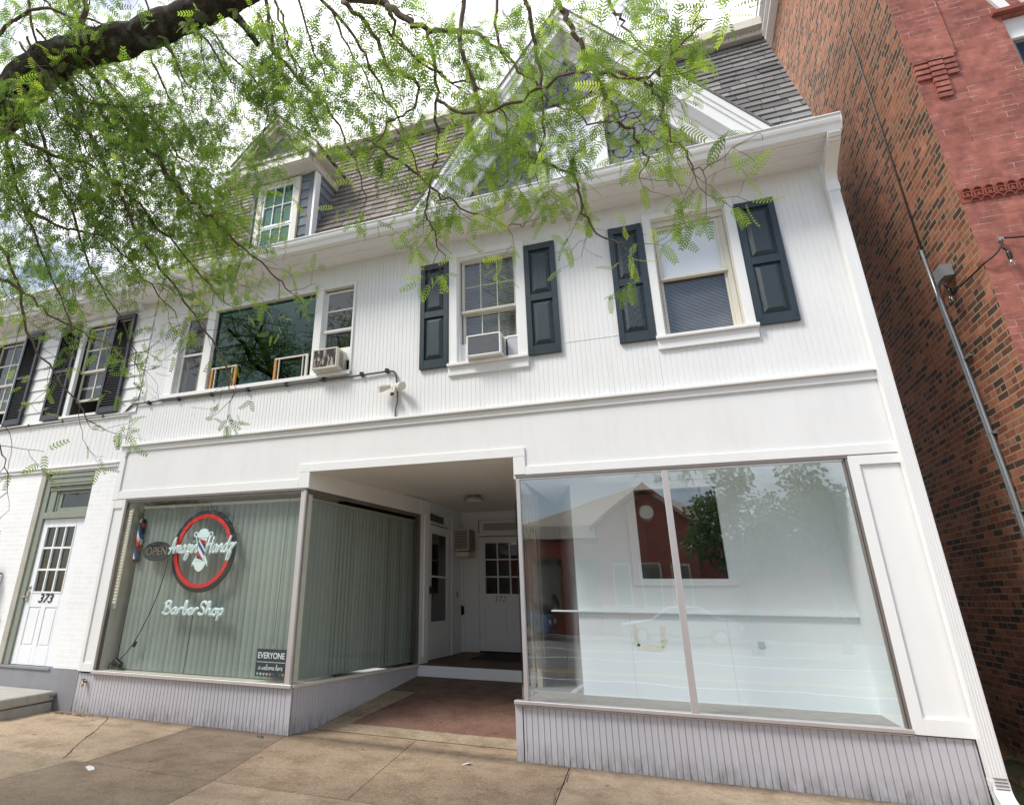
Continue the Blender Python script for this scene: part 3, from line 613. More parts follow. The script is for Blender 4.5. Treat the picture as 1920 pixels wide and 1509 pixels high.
gab=lambda x,y: abs(x-GC)<(9.15-RZ(y))/1.333-.03
dorm=lambda x,y: -5.88<x<-4.72 and RZ(y)<8.0
courses(-7.58,GC,-.16,1.21,.145,'mansard_slope','shingle_brown',lambda x,y:gab(x,y) or dorm(x,y))
courses(GC,2.06,-.16,1.21,.145,'mansard_slope','shingle_grey',gab)
m=MB().prism([(-.16,6.02),(1.24,9.18),(1.40,9.18),(1.40,6.02)],lambda u,v,d:(d,u,v),-7.57,2.05); m.build('roof_core','shingle_grey',B)
m=MB().box(-7.66,2.03,.98,1.5,9.21,9.36); m.box(-7.66,2.03,1.08,1.5,9.12,9.21)
cp=m.build('roof_coping','cream_box',B,.004)
m=MB(); ribbed(m,-7.6,2.03,9.12,9.21,fl(1.07),pitch=.05,flat=.03,dep=.02); m.build('dentil_strip','sash',cp)
# ---- big front gable
AX,AZ,sx=GC,9.12,1.333   # apex of gable face
hw=lambda z:(AZ-z)/sx
GY=.02
m=MB()
zb=6.03; m.prism([(GC-hw(zb),zb),(GC+hw(zb),zb),(GC,AZ)],lambda u,v,d:(u,d,v),GY,GY+.03)
# roof of gable running back into the mansard
for s in (-1,1):
    a=(GC+s*(hw(6.0)+.02),6.0); b=(GC,AZ+.03)
    m.face([(a[0],GY,a[1]),(a[0],1.3,a[1]),(b[0],1.3,b[1]),(b[0],GY,b[1])])
g=m.build('gable','slate',B)
# fish-scale shingles
m=MB(); ex=.142; wd=.20; r=0; z=6.10
while z<9.0:
    off=(r%2)*wd/2; n=int(5/wd)
    for i in range(-n//2,n//2+1):
        cx=GC+i*wd+off
        if abs(cx-GC)>hw(z+.10)-.16: continue
        if abs(cx-GC)<.50 and z<7.72: continue
        rd=r>0 and True; pts=[]
        zt=z+ex*1.35
        if r==0: pts=[(-.096,0),(.096,0)]
        else: pts=[(.096*math.cos(a),.096+.096*math.sin(a)*1.0) for a in np.linspace(PI,2*PI,11)]
        pts=pts+[(.096,zt-z),(-.096,zt-z)]
        q=random.random(); lay=lambda v:GY-.004-.016*(1-v/(zt-z)) 
        i0=len(m.v); k=len(pts)
        m.v+=[(cx+u,lay(v),z+v) for u,v in pts]+[(cx+u,lay(v)-.008,z+v) for u,v in pts]
        m.f.append(tuple(range(i0+k,i0+2*k))); m.t.append(q)
        for j in range(k): j2=(j+1)%k; m.f.append((i0+j,i0+j2,i0+k+j2,i0+k+j)); m.t.append(q)
    z+=ex; r+=1
m.build('fish_scale_shingles','scale',g)
# rakes: fascia, crown, soffit, frieze
for s,nm in ((-1,'rake_board'),(1,'rake_board')):
    d=np.array([s*1.0,-sx]); d/=np.linalg.norm(d); nn=np.array([s*sx,1.0]); nn/=np.linalg.norm(nn)
    top=np.array([GC,AZ]); L=hw(6.0)*math.hypot(1,sx)+.30
    def seg(mb,o0,o1,y0,y1,l0=0): # offsets along outward normal
        # mitre at apex: intersect offset line with x=GC
        def pt(o,l):
            p=top+nn*o; t0=(GC-p[0])/d[0]; q=p+d*t0; return q if l==0 else q+d*((5.99-q[1])/d[1])
        P=[pt(o0,0),pt(o0,L),pt(o1,L),pt(o1,0)]
        mb.prism([tuple(p) for p in P],lambda u,v,dd:(u,dd,v),y0,y1)
    m=MB(); seg(m,-.17,.0,-.30,-.275); seg(m,-.06,.045,-.325,-.302); seg(m,-.015,.055,-.35,-.327); rk=m.build(nm,'white_trim',g,.004)
    m=MB(); seg(m,-.165,-.15,-.274,GY); m.build('rake_soffit','white',rk)
    m=MB(); seg(m,-.34,-.166,-.055,GY-.005); seg(m,-.22,-.167,-.085,-.056); m.build('frieze_board','white_trim',rk,.003)
    m=MB(); seg(m,.056,.075,-.365,1.25); m.build('rake_shingle_edge','shingle_grey',rk)
# gable window
m=MB().box(-1.135,-1.02,-.05,.03,6.06,7.66).box(-.355,-.235,-.05,.03,6.06,7.60).box(-1.02,-.355,-.05,.03,7.48,7.66).box(-1.16,-.21,-.07,.03,7.60,7.70)
w=m.build('gable_window','white_trim',g,.004)
m=MB(); sashgrid(m,-1.02,-.355,6.84,7.48,.05,-.02,.015,2,1,.02); sashgrid(m,-1.02,-.355,6.06,6.86,.05,-.005,.025,2,1,.02); m.build('sash','white_trim',g,.003)
gpane(-.97,-.40,6.1,7.44,.006,'glass',g); MB().box(-.99,-.38,.010,.0165,6.05,7.45).build('shade','shade_white',g)
# ---- dormer
DY=.05; dc=-5.26
m=MB().box(-5.88,-4.70,DY,1.0,6.1,7.84); D=m.build('dormer','slate',B)
m=MB(); z=6.16
while z<7.8:
    for a,b in ((-5.865,-5.72),(-4.95,-4.72)): m.obox((a,DY-.022,z),(b-a,0,0),(0,.012,0),(0,.016,.19),random.random())
    m.obox((-4.69,DY+.02,z),(0,.95,0),(-.012,0,0),(-.016,0,.19),random.random()) ; z+=.17
m.build('dormer_siding','scale',D)
each(MB().box(-4.79,-4.715,DY-.034,DY-.001,6.1,7.82).box(-5.90,-5.84,DY-.034,DY-.001,6.1,7.82),'dark_corner_board','slate',D)
MB().box(-4.714,-4.672,DY-.036,DY+.09,6.1,7.82).build('corner_board','white_trim',D,.003)
m=MB().frame(-5.775,-4.965,6.05,7.80,(.10,.10,.05,.07),DY-.055,DY-.001); w=m.build('window_frame','sash',D,.004)
m=MB(); sashgrid(m,-5.675,-5.065,6.94,7.73,.04,DY-.04,DY-.01,3,2,.016); sashgrid(m,-5.675,-5.065,6.1,6.95,.04,DY-.03,DY-.001,3,2,.016); m.build('sash','white_trim',D,.002)
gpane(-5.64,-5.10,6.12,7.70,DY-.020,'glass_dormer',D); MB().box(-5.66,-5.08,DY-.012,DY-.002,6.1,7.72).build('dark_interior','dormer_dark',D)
Yf=-.27; ez=8.06; hwf=.80; azf=8.83
# boxed eave / frieze
m=MB().box(dc-.06-hwf+.16,dc-.06+hwf-.16,Yf+.02,DY,7.835,7.865).box(dc-.06-hwf+.14,dc-.06+hwf-.14,Yf,Yf+.02,7.86,8.0).box(dc-.06-hwf+.1,dc-.06+hwf-.1,Yf-.03,Yf+.0,8.0,8.04)
m.box(dc-.06+hwf-.16,dc-.06+hwf-.14,Yf+.02,.75,7.84,8.02).box(dc-.06+hwf-.16,dc-.06+hwf+.0,Yf+.02,.75,8.0,8.02).box(dc-.06-hwf+.14,dc-.06-hwf+.16,Yf+.02,.75,7.84,8.02).box(dc+.56,dc-.06+hwf-.16,DY,.70,7.84,7.86)
m.build('dormer_eave','sash',D,.003)
cx=dc-.06
MB().prism([(cx-hwf+.1,ez-.01),(cx+hwf-.1,ez-.01),(cx,azf-.12)],lambda u,v,d:(u,d,v),Yf+.13,Yf+.16).build('tympanum','scale',D)
MB().box(cx-hwf+.12,cx+hwf-.12,Yf-.035,Yf+.13,8.041,8.048).build('lead_flashing','bronze',D)
for s in (-1,1):
    k=(azf-ez)/hwf; L=math.hypot(1,k); d=np.array([s,-k])/L; nn=np.array([s*k,1])/L; top=np.array([cx,azf])
    def seg2(mb,o0,o1,y0,y1,l1):
        def pt(o,l): p=top+nn*o; t0=(cx-p[0])/d[0]; return p+d*(t0+l)
        mb.prism([tuple(pt(o0,0)),tuple(pt(o0,l1)),tuple(pt(o1,l1)),tuple(pt(o1,0))],lambda u,v,dd:(u,dd,v),y0,y1)
    LL=hwf*L
    m=MB(); seg2(m,-.115,-.0,Yf-.02,Yf+.01,LL+.02); seg2(m,-.035,.02,Yf-.055,Yf-.02,LL+.03); seg2(m,-.21,-.11,Yf+.10,Yf+.13,LL-.12); seg2(m,-.13,-.115,Yf+.01,Yf+.13,LL-.05); m.build('dormer_rake','sash',D,.003)
    m=MB(); seg2(m,.021,.045,Yf-.07,1.15,LL+.05); seg2(m,-.03,.02,Yf+.0,1.05,LL+.0); m.build('dormer_roof','shingle_brown',D)
# ================================================================== THINGS ON THE SHOP
def ac_unit(label,loc,w,h,dp,group,rust=False,side='right'):
    x,y,z=loc; t=thing('air_conditioner',label,'air conditioner',loc,group)
    m=MB(); m.box(x,x+w,y+.02,y+dp,z+.012,z+h); m.frame(x,x+w,z+.012,z+h,.02,y,y+.02); m.build('casing','cream_box' if rust else 'white_trim',t,.005)
    m=MB().box(x+.02,x+w-.02,y+.012,y+.019,z+.03,z+h-.02); 
    n=int((h-.06)/.012)
    for i in range(n): m.box(x+.022,x+w-.022,y+.006,y+.012,z+.034+i*.012,z+.040+i*.012)
    m.build('rear_grille','rusty_grille' if rust else 'coil',t)
    m=MB()
    for i in range(10): m.box(x+w+.0005,x+w+.003,y+.06,y+dp*.6,z+.05+i*.022,z+.06+i*.022)
    m.build('side_vent','grille',t)
    MB().box(x-.01,x+w+.01,y+.06,y+dp,z,z+.011).build('support_rail','sash',t); return t
def spl():
    m,nt,nd,lk,out=nmat('peeling_grille_paint'); v=pos(nt,(1,1,.35))
    n=ramp(nt,noise(nt,v,26,3,.5),[(.5,(.07,.06,.055)),(.56,(.55,.53,.49))]); princ(nt,out,n,.7); return m
M['rusty_grille']=spl(); M['coil']=paint('grey_coil_fins',(.20,.21,.23),.5,.1,.2,9,.1,metal=.3)
ac_unit('white window air conditioner with clean grey coil in the shuttered upper window',(-2.12,-.16,4.152),.43,.29,.30,'window air conditioners')
ac_unit('cream window air conditioner with peeling black grille at the right of the picture window',(-4.31,-.18,4.265),.38,.30,.28,'window air conditioners',True)
# AC through the recess wall
t=thing('air_conditioner','cream air conditioner mounted through the wall beside the door numbered 372','air conditioner',(-3.93,4.62,2.25))
m=MB().box(-3.925,-3.65,4.45,4.84,2.27,2.66); m.build('casing','cream_box',t,.006)
m=MB()
for i in range(14): m.box(-3.649,-3.645,4.47,4.82,2.29+i*.026,2.305+i*.026)
m.build('rear_grille','grille',t)
m=MB()
for i in range(12): m.box(-3.92,-3.68,4.446,4.449,2.30+i*.028,2.315+i*.028)
m.build('side_vent','grille',t)
MB().box(-3.925,-3.66,4.47,4.83,2.16,2.25).build('drip_tray','cream_box',t,.01)
# ceiling lamp
t=thing('ceiling_lamp','round satin nickel ceiling lamp on the ceiling of the recessed entrance','ceiling lamp',(-2.98,2.72,2.98))
MB().lathe((-2.98,2.72,2.925),[(.06,.06),(.06,.03),(.14,.02),(.165,.0),(.165,-.018),(.14,-.022)],24).build('metal_rim','nickel',t,smooth=False)
MB().lathe((-2.98,2.72,2.925),[(.135,-.023),(.12,-.035),(.05,-.045)],24).build('diffuser','lamp_glass',t,smooth=True)
# doormat
o=MB().box(-3.42,-2.45,3.75,4.75,.512,.532).build('doormat','mat',None); o.rotation_euler=(math.atan(.04/2.14),0,0); tag(o,'dark brown coir doormat lying in front of the door numbered 372','doormat')
# flood light
t=thing('flood_light','white twin head security flood light with motion sensor on the ribbed siding','flood light',(-3.13,0,3.8))
MB().lathe((-3.12,-.0,3.93),[(.055,.0),(.055,.03),(.04,.05)],14,(0,-1,0)).build('wall_plate','cream_box',t)
for s,dx in ((-1,-.10),(1,.055)):
    m=MB().lathe((-3.12+dx*.6,-.06,3.95),[(.03,0),(.035,.04),(.05,.10),(.055,.15),(.045,.155)],14,tuple(np.array([s*.75,-.55,-.30])/np.linalg.norm([.75,.55,.30]))); m.build('lamp_head','cream_box',t,smooth=False)
m=MB().box(-3.15,-3.09,-.12,-.05,3.80,3.87).tube([(-3.12,-.05,3.93),(-3.12,-.08,3.86)],.02,8); s_=m.build('motion_sensor','cream_box',t,.008)
MB().box(-3.145,-3.095,-.124,-.12,3.80,3.84).build('sensor_lens','black',s_)
# wall cable
t=thing('wall_cable','dark grey cable clipped under the picture window and ending at the flood light','cable',(-7.6,0,4.1))
pth=[(-11.6,-.03,4.02),(-10.3,-.035,4.035),(-9.0,-.035,4.05),(-8.3,-.035,4.055),(-7.82,-.03,4.065),(-7.72,-.03,4.12),(-7.62,-.03,4.19),(-7.45,-.03,4.19),(-6.6,-.035,4.185),(-5.6,-.035,4.18),(-4.6,-.035,4.17),(-3.9,-.035,4.165),(-3.4,-.03,4.17),(-3.2,-.03,4.17),(-3.13,-.03,4.13),(-3.11,-.03,4.05),(-3.10,-.035,3.97)]
m=MB().tube(smoothpath(pth,4),.014,8); m.build('cable','cable',t,smooth=True)
m=MB().tube(smoothpath([(-3.09,-.03,3.88),(-3.09,-.02,3.75),(-3.11,-.02,3.66),(-3.12,-.012,3.555)],3),.009,6); m.build('lower_cable','cable',t,smooth=True)
m=MB().tube(smoothpath([(-7.55,-.03,4.19),(-7.3,-.03,4.22),(-7.1,-.03,4.30),(-7.08,-.03,4.27)],3),.004,5); m.build('thin_wire','white_trim',t)
m=MB()
for x in (-7.3,-6.72,-6.1,-5.45,-4.8,-4.2,-3.62,-3.25): m.box(x-.02,x+.02,-.055,-.0,4.155,4.205)
for x in (-8.2,-9.1,-9.9): m.box(x-.02,x+.02,-.055,.0,4.03,4.075)
m.build('clip','black',t)
# ---- shop window signs
FONT={'A':([[(0,0),(.12,.15),(.34,1.0),(.40,.0)],[(-.06,.36),(.2,.3),(.5,.42)]],.52),
'm':([[(0,.0),(.06,.42),(.07,.2),(.18,.48),(.26,.42),(.25,.03),(.28,.25),(.40,.48),(.48,.40),(.46,.08),(.55,.04),(.62,.12)]],.60),
'a':([[(.36,.40),(.24,.5),(.08,.36),(.04,.14),(.14,.0),(.28,.12),(.38,.46),(.34,.14),(.42,.0),(.52,.12)]],.50),
'z':([[(0,.38),(.12,.5),(.28,.46),(.06,.06),(.20,.12),(.28,-.1),(.18,-.42),(.04,-.34),(.08,-.1),(.40,.12)]],.40),
'i':([[(.0,.12),(.08,.5),(.06,.1),(.14,.0),(.24,.12)],[(.12,.68),(.13,.70)]],.22),
'n':([[(0,.0),(.06,.44),(.07,.2),(.20,.48),(.30,.40),(.28,.08),(.36,.0),(.46,.12)]],.44),
'H':([[(.10,1.0),(.04,.0)],[(.48,1.0),(.40,.0),(.52,.10)],[(-.04,.42),(.2,.52),(.6,.58)]],.60),
'd':([[(.34,.38),(.22,.5),(.06,.34),(.04,.12),(.14,.0),(.28,.14),(.46,.98),(.36,.2),(.42,.0),(.52,.10)]],.50),
'Z':([[(0,.38),(.12,.5),(.30,.46),(.06,.06),(.20,.12),(.26,-.1),(.14,-.5),(.02,-.40),(.06,-.1),(.55,.55)]],.50),
'B':([[(.16,.95),(.08,.0)],[(-.02,.8),(.2,1.0),(.46,.9),(.40,.62),(.18,.54),(.46,.48),(.50,.18),(.30,.0),(.08,.02),(-.06,.14)]],.60),
'r':([[(0,.02),(.07,.40),(.09,.52)],[(.06,.26),(.13,.44),(.22,.50),(.31,.42)]],.36),
'b':([[(0,.1),(.18,.55),(.20,.95),(.10,.96),(.06,.1),(.16,.0),(.30,.14),(.28,.36),(.44,.34)]],.40),
'e':([[(0,.12),(.26,.28),(.22,.48),(.08,.42),(.05,.12),(.18,.0),(.40,.14)]],.38),
'S':([[(.48,.78),(.40,.98),(.16,.94),(.12,.66),(.36,.44),(.40,.14),(.20,.0),(.0,.16)]],.54),
'h':([[(0,.1),(.18,.6),(.18,.98),(.08,.9),(.05,.0),(.08,.28),(.22,.5),(.30,.40),(.28,.08),(.36,.0),(.46,.12)]],.44),
'o':([[(.2,.5),(.05,.36),(.05,.12),(.18,.0),(.32,.16),(.28,.42),(.18,.48),(.44,.42)]],.42),
'p':([[(0,.1),(.10,.5),(.02,-.42)],[(.07,.36),(.22,.5),(.34,.34),(.26,.06),(.08,.06)]],.42),
'l':([[(0,.1),(.18,.6),(.18,.95),(.08,.9),(.08,.1),(.16,.0),(.26,.12)]],.24),
'c':([[(.28,.42),(.16,.5),(.04,.3),(.08,.05),(.20,.0),(.34,.12)]],.32),
's':([[(0,.1),(.16,.5),(.24,.3),(.2,.04),(.06,.04)]],.30),
'w':([[(0,.45),(.06,.06),(.16,.02),(.24,.4),(.26,.1),(.36,.02),(.46,.45),(.52,.4)]],.54),
' ':([],.25)}
def script(mb,txt,x,z,h,wd,Y,r,slant=.12,rise=0,n=5):
    tot=sum(FONT[c][1] for c in txt); k=wd/tot; cx=0
    for c in txt:
        st,adv=FONT[c]
        for s_ in st:
            P=[(x+(cx+u)*k+v*h*slant,Y,z+v*h+rise*(cx+u)*k) for u,v in s_]
            mb.tube(smoothpath(P,4) if len(P)>2 else P,r,n)
        cx+=adv
def oval(mb,cx,cz,a,b,w,y0,y1,n=56,tilt=.0):
    pts=lambda A,Bb:[(cx+A*math.cos(2*PI*i/n)+tilt*Bb*math.sin(2*PI*i/n),cz+Bb*math.sin(2*PI*i/n)) for i in range(n)]
    O=pts(a,b); I=pts(a-w,b-w)
    for i in range(n):
        j=(i+1)%n
        for q in (((O[i],y0),(O[j],y0),(I[j],y0),(I[i],y0)),((O[i],y0),(O[i],y1),(O[j],y1),(O[j],y0)),((I[i],y0),(I[j],y0),(I[j],y1),(I[i],y1))):
            mb.face([(p[0],y,p[1]) for p,y in q])
t=thing('barber_sign','black and red oval sign with barber pole and white script in the barber window','sign',(-5.90,.05,1.2))
CX,CZ=-5.905,1.995
m=MB(); oval(m,CX,CZ,.525,.525,.052,.035,.065); m.build('black_ring','black',t)
m=MB(); oval(m,CX,CZ,.473,.473,.052,.030,.06); m.build('red_ring','red',t)
# pole body
pz0,pz1=1.80,2.20
m=MB().box(CX-.065,CX+.065,.012,.028,pz0+.06,pz1-.05); m.prism([(CX-.085,pz1-.045),(CX+.085,pz1-.045),(CX+.10,pz1-.005),(CX+.06,pz1+.06),(CX,pz1+.075),(CX-.06,pz1+.06),(CX-.10,pz1-.005)],lambda u,v,d:(u,d,v),.008,.03)
m.prism([(CX-.085,pz0+.055),(CX-.10,pz0+.02),(CX-.055,pz0-.05),(CX,pz0-.075),(CX+.055,pz0-.05),(CX+.10,pz0+.02),(CX+.085,pz0+.055)],lambda u,v,d:(u,d,v),.008,.03)
# scissors loops and blades
for s in (-1,1):
    oval(m,CX+s*.125,pz1+.0,.035,.035,.013,.010,.025,18)
    m.tube([(CX+s*.12,.018,pz1-.03),(CX+s*.075,.018,pz1-.16)],.009,6); m.prism([(CX+s*.05,pz0+.10),(CX+s*.13,pz0-.01),(CX+s*.125,pz0+.04),(CX+s*.07,pz0+.13)],lambda u,v,d:(u,d,v),.012,.026)
m.build('pole_body','ice',t)
def stripe(mb,zc,h):
    x0,x1=CX-.058,CX+.058; a=.13
    pts=[(x0,zc+a/2),(x1,zc-a/2),(x1,zc-a/2-h),(x0,zc+a/2-h)]
    lo,hi=pz0+.065,pz1-.055
    pts=[(x,min(max(z,lo),hi)) for x,z in pts]
    if max(p[1] for p in pts)-min(p[1] for p in pts)>.01: mb.prism(pts,lambda u,v,d:(u,d,v),.006,.011)
for mt,zs in (('red',[(2.18,.05),(1.93,.05)]),('black',[(2.13,.055),(1.875,.04)]),('navy',[(2.04,.05),(2.245,.035)])):
    m=MB()
    for z,h in zs: stripe(m,z,h)
    m.build(mt+'_stripe',mt,t)
m=MB(); script(m,'Amazin',-6.46,1.955,.21,.485,.014,.0155,.16,.02); m.build('script_lettering','ice',t,smooth=True); m=MB(); script(m,'HandZ',-5.835,1.955,.21,.46,.014,.0155,.16,.04); m.build('script_lettering','ice',t,smooth=True)
m=MB().tube([(CX+.03,.05,2.52),(CX+.03,.05,2.66)],.003,5).tube([(CX-.01,.05,1.46),(CX-.02,.05,1.34)],.003,5).tube([(CX-.03,.06,1.24),(CX-.05,.06,.52)],.004,5).tube([(-4.62,.06,2.64),(-4.66,.06,.9)],.003,5); m.build('hanging_wire','black',t)
m=MB(); script(m,'BarberShop',-6.40,1.205,.155,.98,.03,.020,.10,.0); o=m.build('barber_lettering','ice',None,smooth=True); tag(o,'white script letters reading BarberShop in the window below the oval sign','sign lettering')
# OPEN sign
t=thing('open_sign','unlit black oval OPEN sign with a dotted border hanging left of the big oval sign','sign',(-6.71,.05,1.87))
m=MB(); n=40; pts=[(-6.71+.25*math.cos(2*PI*i/n),1.995+.13*math.sin(2*PI*i/n)) for i in range(n)]; m.prism(pts,lambda u,v,d:(u,d,v),.045,.065); m.build('backing','black',t)
textmesh('open_letters','OPEN',.155,(-6.71,.04,1.992),'led_off',t,0,.004,bold=-.004,sx=1.0) if False else None
M['led_off']=paint('unlit_led_tube',(.30,.24,.15),.4,.1,.1); M['led_dot']=paint('unlit_green_led',(.16,.20,.15),.4,.1,.1)
textmesh('open_letters','OPEN',.15,(-6.71,.042,1.992),'led_off',t,0,.003,bold=-.003,sx=.98)
m=MB()
for i in range(46):
    a=2*PI*i/46; m.lathe((-6.71+.215*math.cos(a),.045,1.995+.10*math.sin(a)),[(.0045,0),(.003,.004)],6,(0,-1,0))
m.build('led_dots','led_dot',t)
m=MB().tube(smoothpath([(-6.50,.06,1.90),(-6.54,.07,1.65),(-6.62,.07,1.35),(-6.76,.08,1.05),(-6.86,.08,.86),(-6.98,.09,.72),(-7.08,.09,.63),(-7.12,.1,.56)],4),.006,6); m.build('power_cord','black',t,smooth=True)
m=MB().obox((-6.875,.065,.80),(.03,0,.06),(0,.03,0),(.02,0,-.01)); m.build('inline_switch','black',t)
t=thing('power_strip','black power adapter and tangled cords on the display floor at the window corner','power adapter',(-7.12,.12,.505))
MB().obox((-7.20,.08,.60),(.13,0,-.055),(0,.06,0),(.02,0,.045)).build('adapter','black',t,.004)
m=MB()
for k in range(5): 
    x=-7.27+random.random()*.1; m.tube(smoothpath([(x,.1,.52),(x+.06,.07,.56+random.random()*.04),(x+.13,.12,.53),(x+.2,.09,.52)],3),.005,5)
m.tube(smoothpath([(-7.13,.1,.62),(-7.12,.09,.9),(-7.09,.08,1.6),(-7.1,.08,2.5)],3),.004,5)
m.build('tangled_cord','black',t)
# welcome card
t=thing('welcome_card','small dark card reading EVERYONE is welcome here in the barber window corner','sign',(-4.62,.02,.56))
MB().box(-4.845,-4.415,.015,.022,.562,.855).build('card','sign_slate',t)
textmesh('card_heading','EVERYONE',.092,(-4.635,.012,.783),'white_ink',t,0,.001,sx=.84,bold=.0015)
m=MB().box(-4.83,-4.43,.011,.014,.713,.718); script(m,'is welcome here',-4.80,.635,.058,.34,.010,.0034,.1,0,4); m.build('card_script','white_ink',t)
M['heartcols']=[paint('heart_'+n_,c,.6,.02,0) for n_,c in (('lilac',(.5,.45,.55)),('mint',(.5,.7,.65)),('sage',(.4,.55,.42)),('sand',(.6,.5,.35)),('rose',(.5,.28,.25)),('brown',(.16,.09,.06)),('dark',(.05,.05,.05)),('teal',(.03,.15,.22)),('orange',(.6,.25,.06)))]
m=MB(); m.mi=[]
for i in range(9):
    x=-4.825+i*.0445+.018; z=.585
    m.face([(x,.013,z-.016),(x+.016,.013,z+.008),(x+.009,.013,z+.018),(x,.013,z+.012),(x-.009,.013,z+.018),(x-.016,.013,z+.008)]); m.mi.append(i)
m.build('heart_row',M['heartcols'],t)
# striped pole & led strip
t=thing('barber_pole','slim red white and blue striped barber pole at the left end of the window','barber pole',(-7.12,.13,1.87))
def stripes():
    m,nt,nd,lk,out=nmat('diagonal_pole_stripes'); s=N(nt,'ShaderNodeSeparateXYZ'); g=N(nt,'ShaderNodeNewGeometry'); lk.new(g.outputs[0],s.inputs[0])
    a=math_(nt,'ADD',math_(nt,'MULTIPLY',s.outputs[0],2.0),math_(nt,'MULTIPLY',s.outputs[2],1.0)); f=math_(nt,'FRACT',math_(nt,'MULTIPLY',a,3.2))
    r=N(nt,'ShaderNodeValToRGB'); r.color_ramp.interpolation='CONSTANT'; e=r.color_ramp.elements
    while len(e)<4: e.new(.5)
    for x,(p,c) in zip(e,[(0,(.6,.04,.03)),(.25,(.7,.7,.7)),(.5,(.03,.07,.3)),(.75,(.02,.02,.02))]): x.position=p; x.color=(*c,1)
    lk.new(f,r.inputs[0]); princ(nt,out,r.outputs[0],.3); return m
M['pole_stripe']=stripes()
MB().lathe((-7.145,.12,1.90),[(.045,0),(.045,.5)],16).build('striped_cylinder','pole_stripe',t,smooth=False)
MB().lathe((-7.145,.12,1.86),[(.03,0),(.055,.04)],16).lathe((-7.145,.12,2.4),[(.055,0),(.03,.05)],16).build('end_cap','black',t)
t=thing('led_strip','row of tiny white fairy lights running down the left edge of the barber window','fairy lights',(-7.31,.04,1.3))
m=MB()
for i in range(30):
    z=2.55-i*.042
    for k in range(2): m.lathe((-7.315+k*.02,.03,z+k*.008),[(.004,0),(.005,.006),(.002,.012)],6,(0,-1,0))

mm,nt,nd,lk,out=nmat('lit_warm_led'); e_=N(nt,'ShaderNodeEmission'); e_.inputs[0].default_value=(1,.95,.75,1); e_.inputs[1].default_value=1.6; lk.new(e_.outputs[0],out.inputs[0]); M['led_lit']=mm
m.build('led','led_lit',t); MB().box(-7.33,-7.28,.045,.05,1.25,2.6).build('tape','cream_box',t)
# spigot
t=thing('spigot','small brass garden tap with a blue wheel on the grey bulkhead','tap',(-7.49,-.03,.33))
m=MB().tube([(-7.49,.0,.36),(-7.49,-.05,.36)],.014,8).tube(smoothpath([(-7.49,-.045,.36),(-7.475,-.065,.35),(-7.465,-.07,.31)],3),.013,8); m.build('body','brass',t,smooth=True)
MB().lathe((-7.49,-.05,.385),[(.006,-.02),(.006,0),(.028,.0),(.028,.012),(.008,.014)],10).build('wheel_handle','spigot_blue',t)
# small camera on the far side
t=thing('side_camera','tiny black and white camera bracket sticking out behind the downspout toward the alley','camera',(2.06,.35,4.1))
zc=4.17; MB().box(2.0,2.13,.38,.44,zc,zc+.05).build('bracket','white_trim',t,.004); MB().lathe((2.12,.41,zc-.02),[(.03,-.05),(.045,-.03),(.045,.02)],12).build('camera_head','black',t)
# litter
for i,(x,y,lab) in enumerate(((-2.10,-.33,'small scrap of white paper on the speckled pavement in front of the entrance'),(-5.08,-1.88,'smudged white paper scrap on the dark brown pavement'))):
    m=MB(); m.prism([(x-.035,y-.015),(x+.03,y-.03),(x+.045,y+.01),(x+.0,y+.04),(x-.03,y+.02)],lambda u,v,d:(u,v,d+.012*math.sin(u*60)),.004,.012); o=m.build('paper_scrap','paper',None); tag(o,lab,'litter')
o=MB().obox((-4.55,-.22,.002),(.07,-.01,0),(.004,.022,0),(0,0,.02)).build('cigarette_butt','bark',None); tag(o,'small dark brown butt lying by the grey ribbed bulkhead','litter')
# ================================================================== WHITE BRICK BUILDING (left)
L=thing('painted_brick_building','white painted brick building with black louvred shutters and a green framed door','building',(-11.5,0,0))
XL=-16.0; XR=-7.68
m=MB()
for a,b,c,d in cells(XL,XR,.49,3.22,[(-9.32,-8.165,.49,3.2)]): m.face([(a,.0,c),(b,.0,c),(b,.0,d),(a,.0,d)])
m.face([(-8.165,0,.49),(-8.165,.13,.49),(-8.165,.13,3.2),(-8.165,0,3.2)]); m.face([(-9.32,0,.49),(-9.32,.13,.49),(-9.32,.13,3.2),(-9.32,0,3.2)])
m.build('brick_wall','white_brick',L)
MB().box(XL,XR,-.012,.2,-.05,.485).box(XL,-8.2,-.03,.1,.46,.488).build('painted_base','grey_base',L)
MB().box(XL,-7.67,-.03,.03,3.225,3.275).box(XL,-7.67,-.05,.03,3.276,3.30).box(XL,-7.67,-.04,.03,4.02,4.05).box(XL,-7.67,-.055,.03,4.052,4.068).build('belt_moulding','white_trim',L,.004)
m=MB(); ribbed(m,XL,-7.66,3.30,4.02,fl(-.005),pitch=.105,flat=.098,dep=.005); m.build('beadboard_band','white',L)
lw=[(-9.16,-8.36,4.10,5.82),(-11.45,-10.6,4.10,5.82),(-13.6,-12.8,4.1,5.82)]
m=MB()
z=4.07
while z<5.96:
    for a,b,c,d in cells(XL,-7.56,z,min(z+.205,5.97),lw): m.face([(a,-.022,c),(b,-.022,c),(b,-.002,d),(a,-.002,d)]); m.face([(a,-.022,c),(b,-.022,c),(b,.0,c),(a,.0,c)])
    z+=.205
m.build('lap_siding','white',L)
cp_=[(.0,5.97),(-.42,5.97),(-.42,6.02),(-.46,6.02),(-.47,6.08),(-.50,6.13),(-.55,6.20),(-.57,6.26),(-.60,6.26),(-.60,6.31),(.3,6.33),(.3,5.97)]
MB().prism(cp_,lambda u,v,d:(d,u,v),XL,-7.82).box(XL,-7.8,-.10,.0,5.86,5.969).build('cornice','white',L)
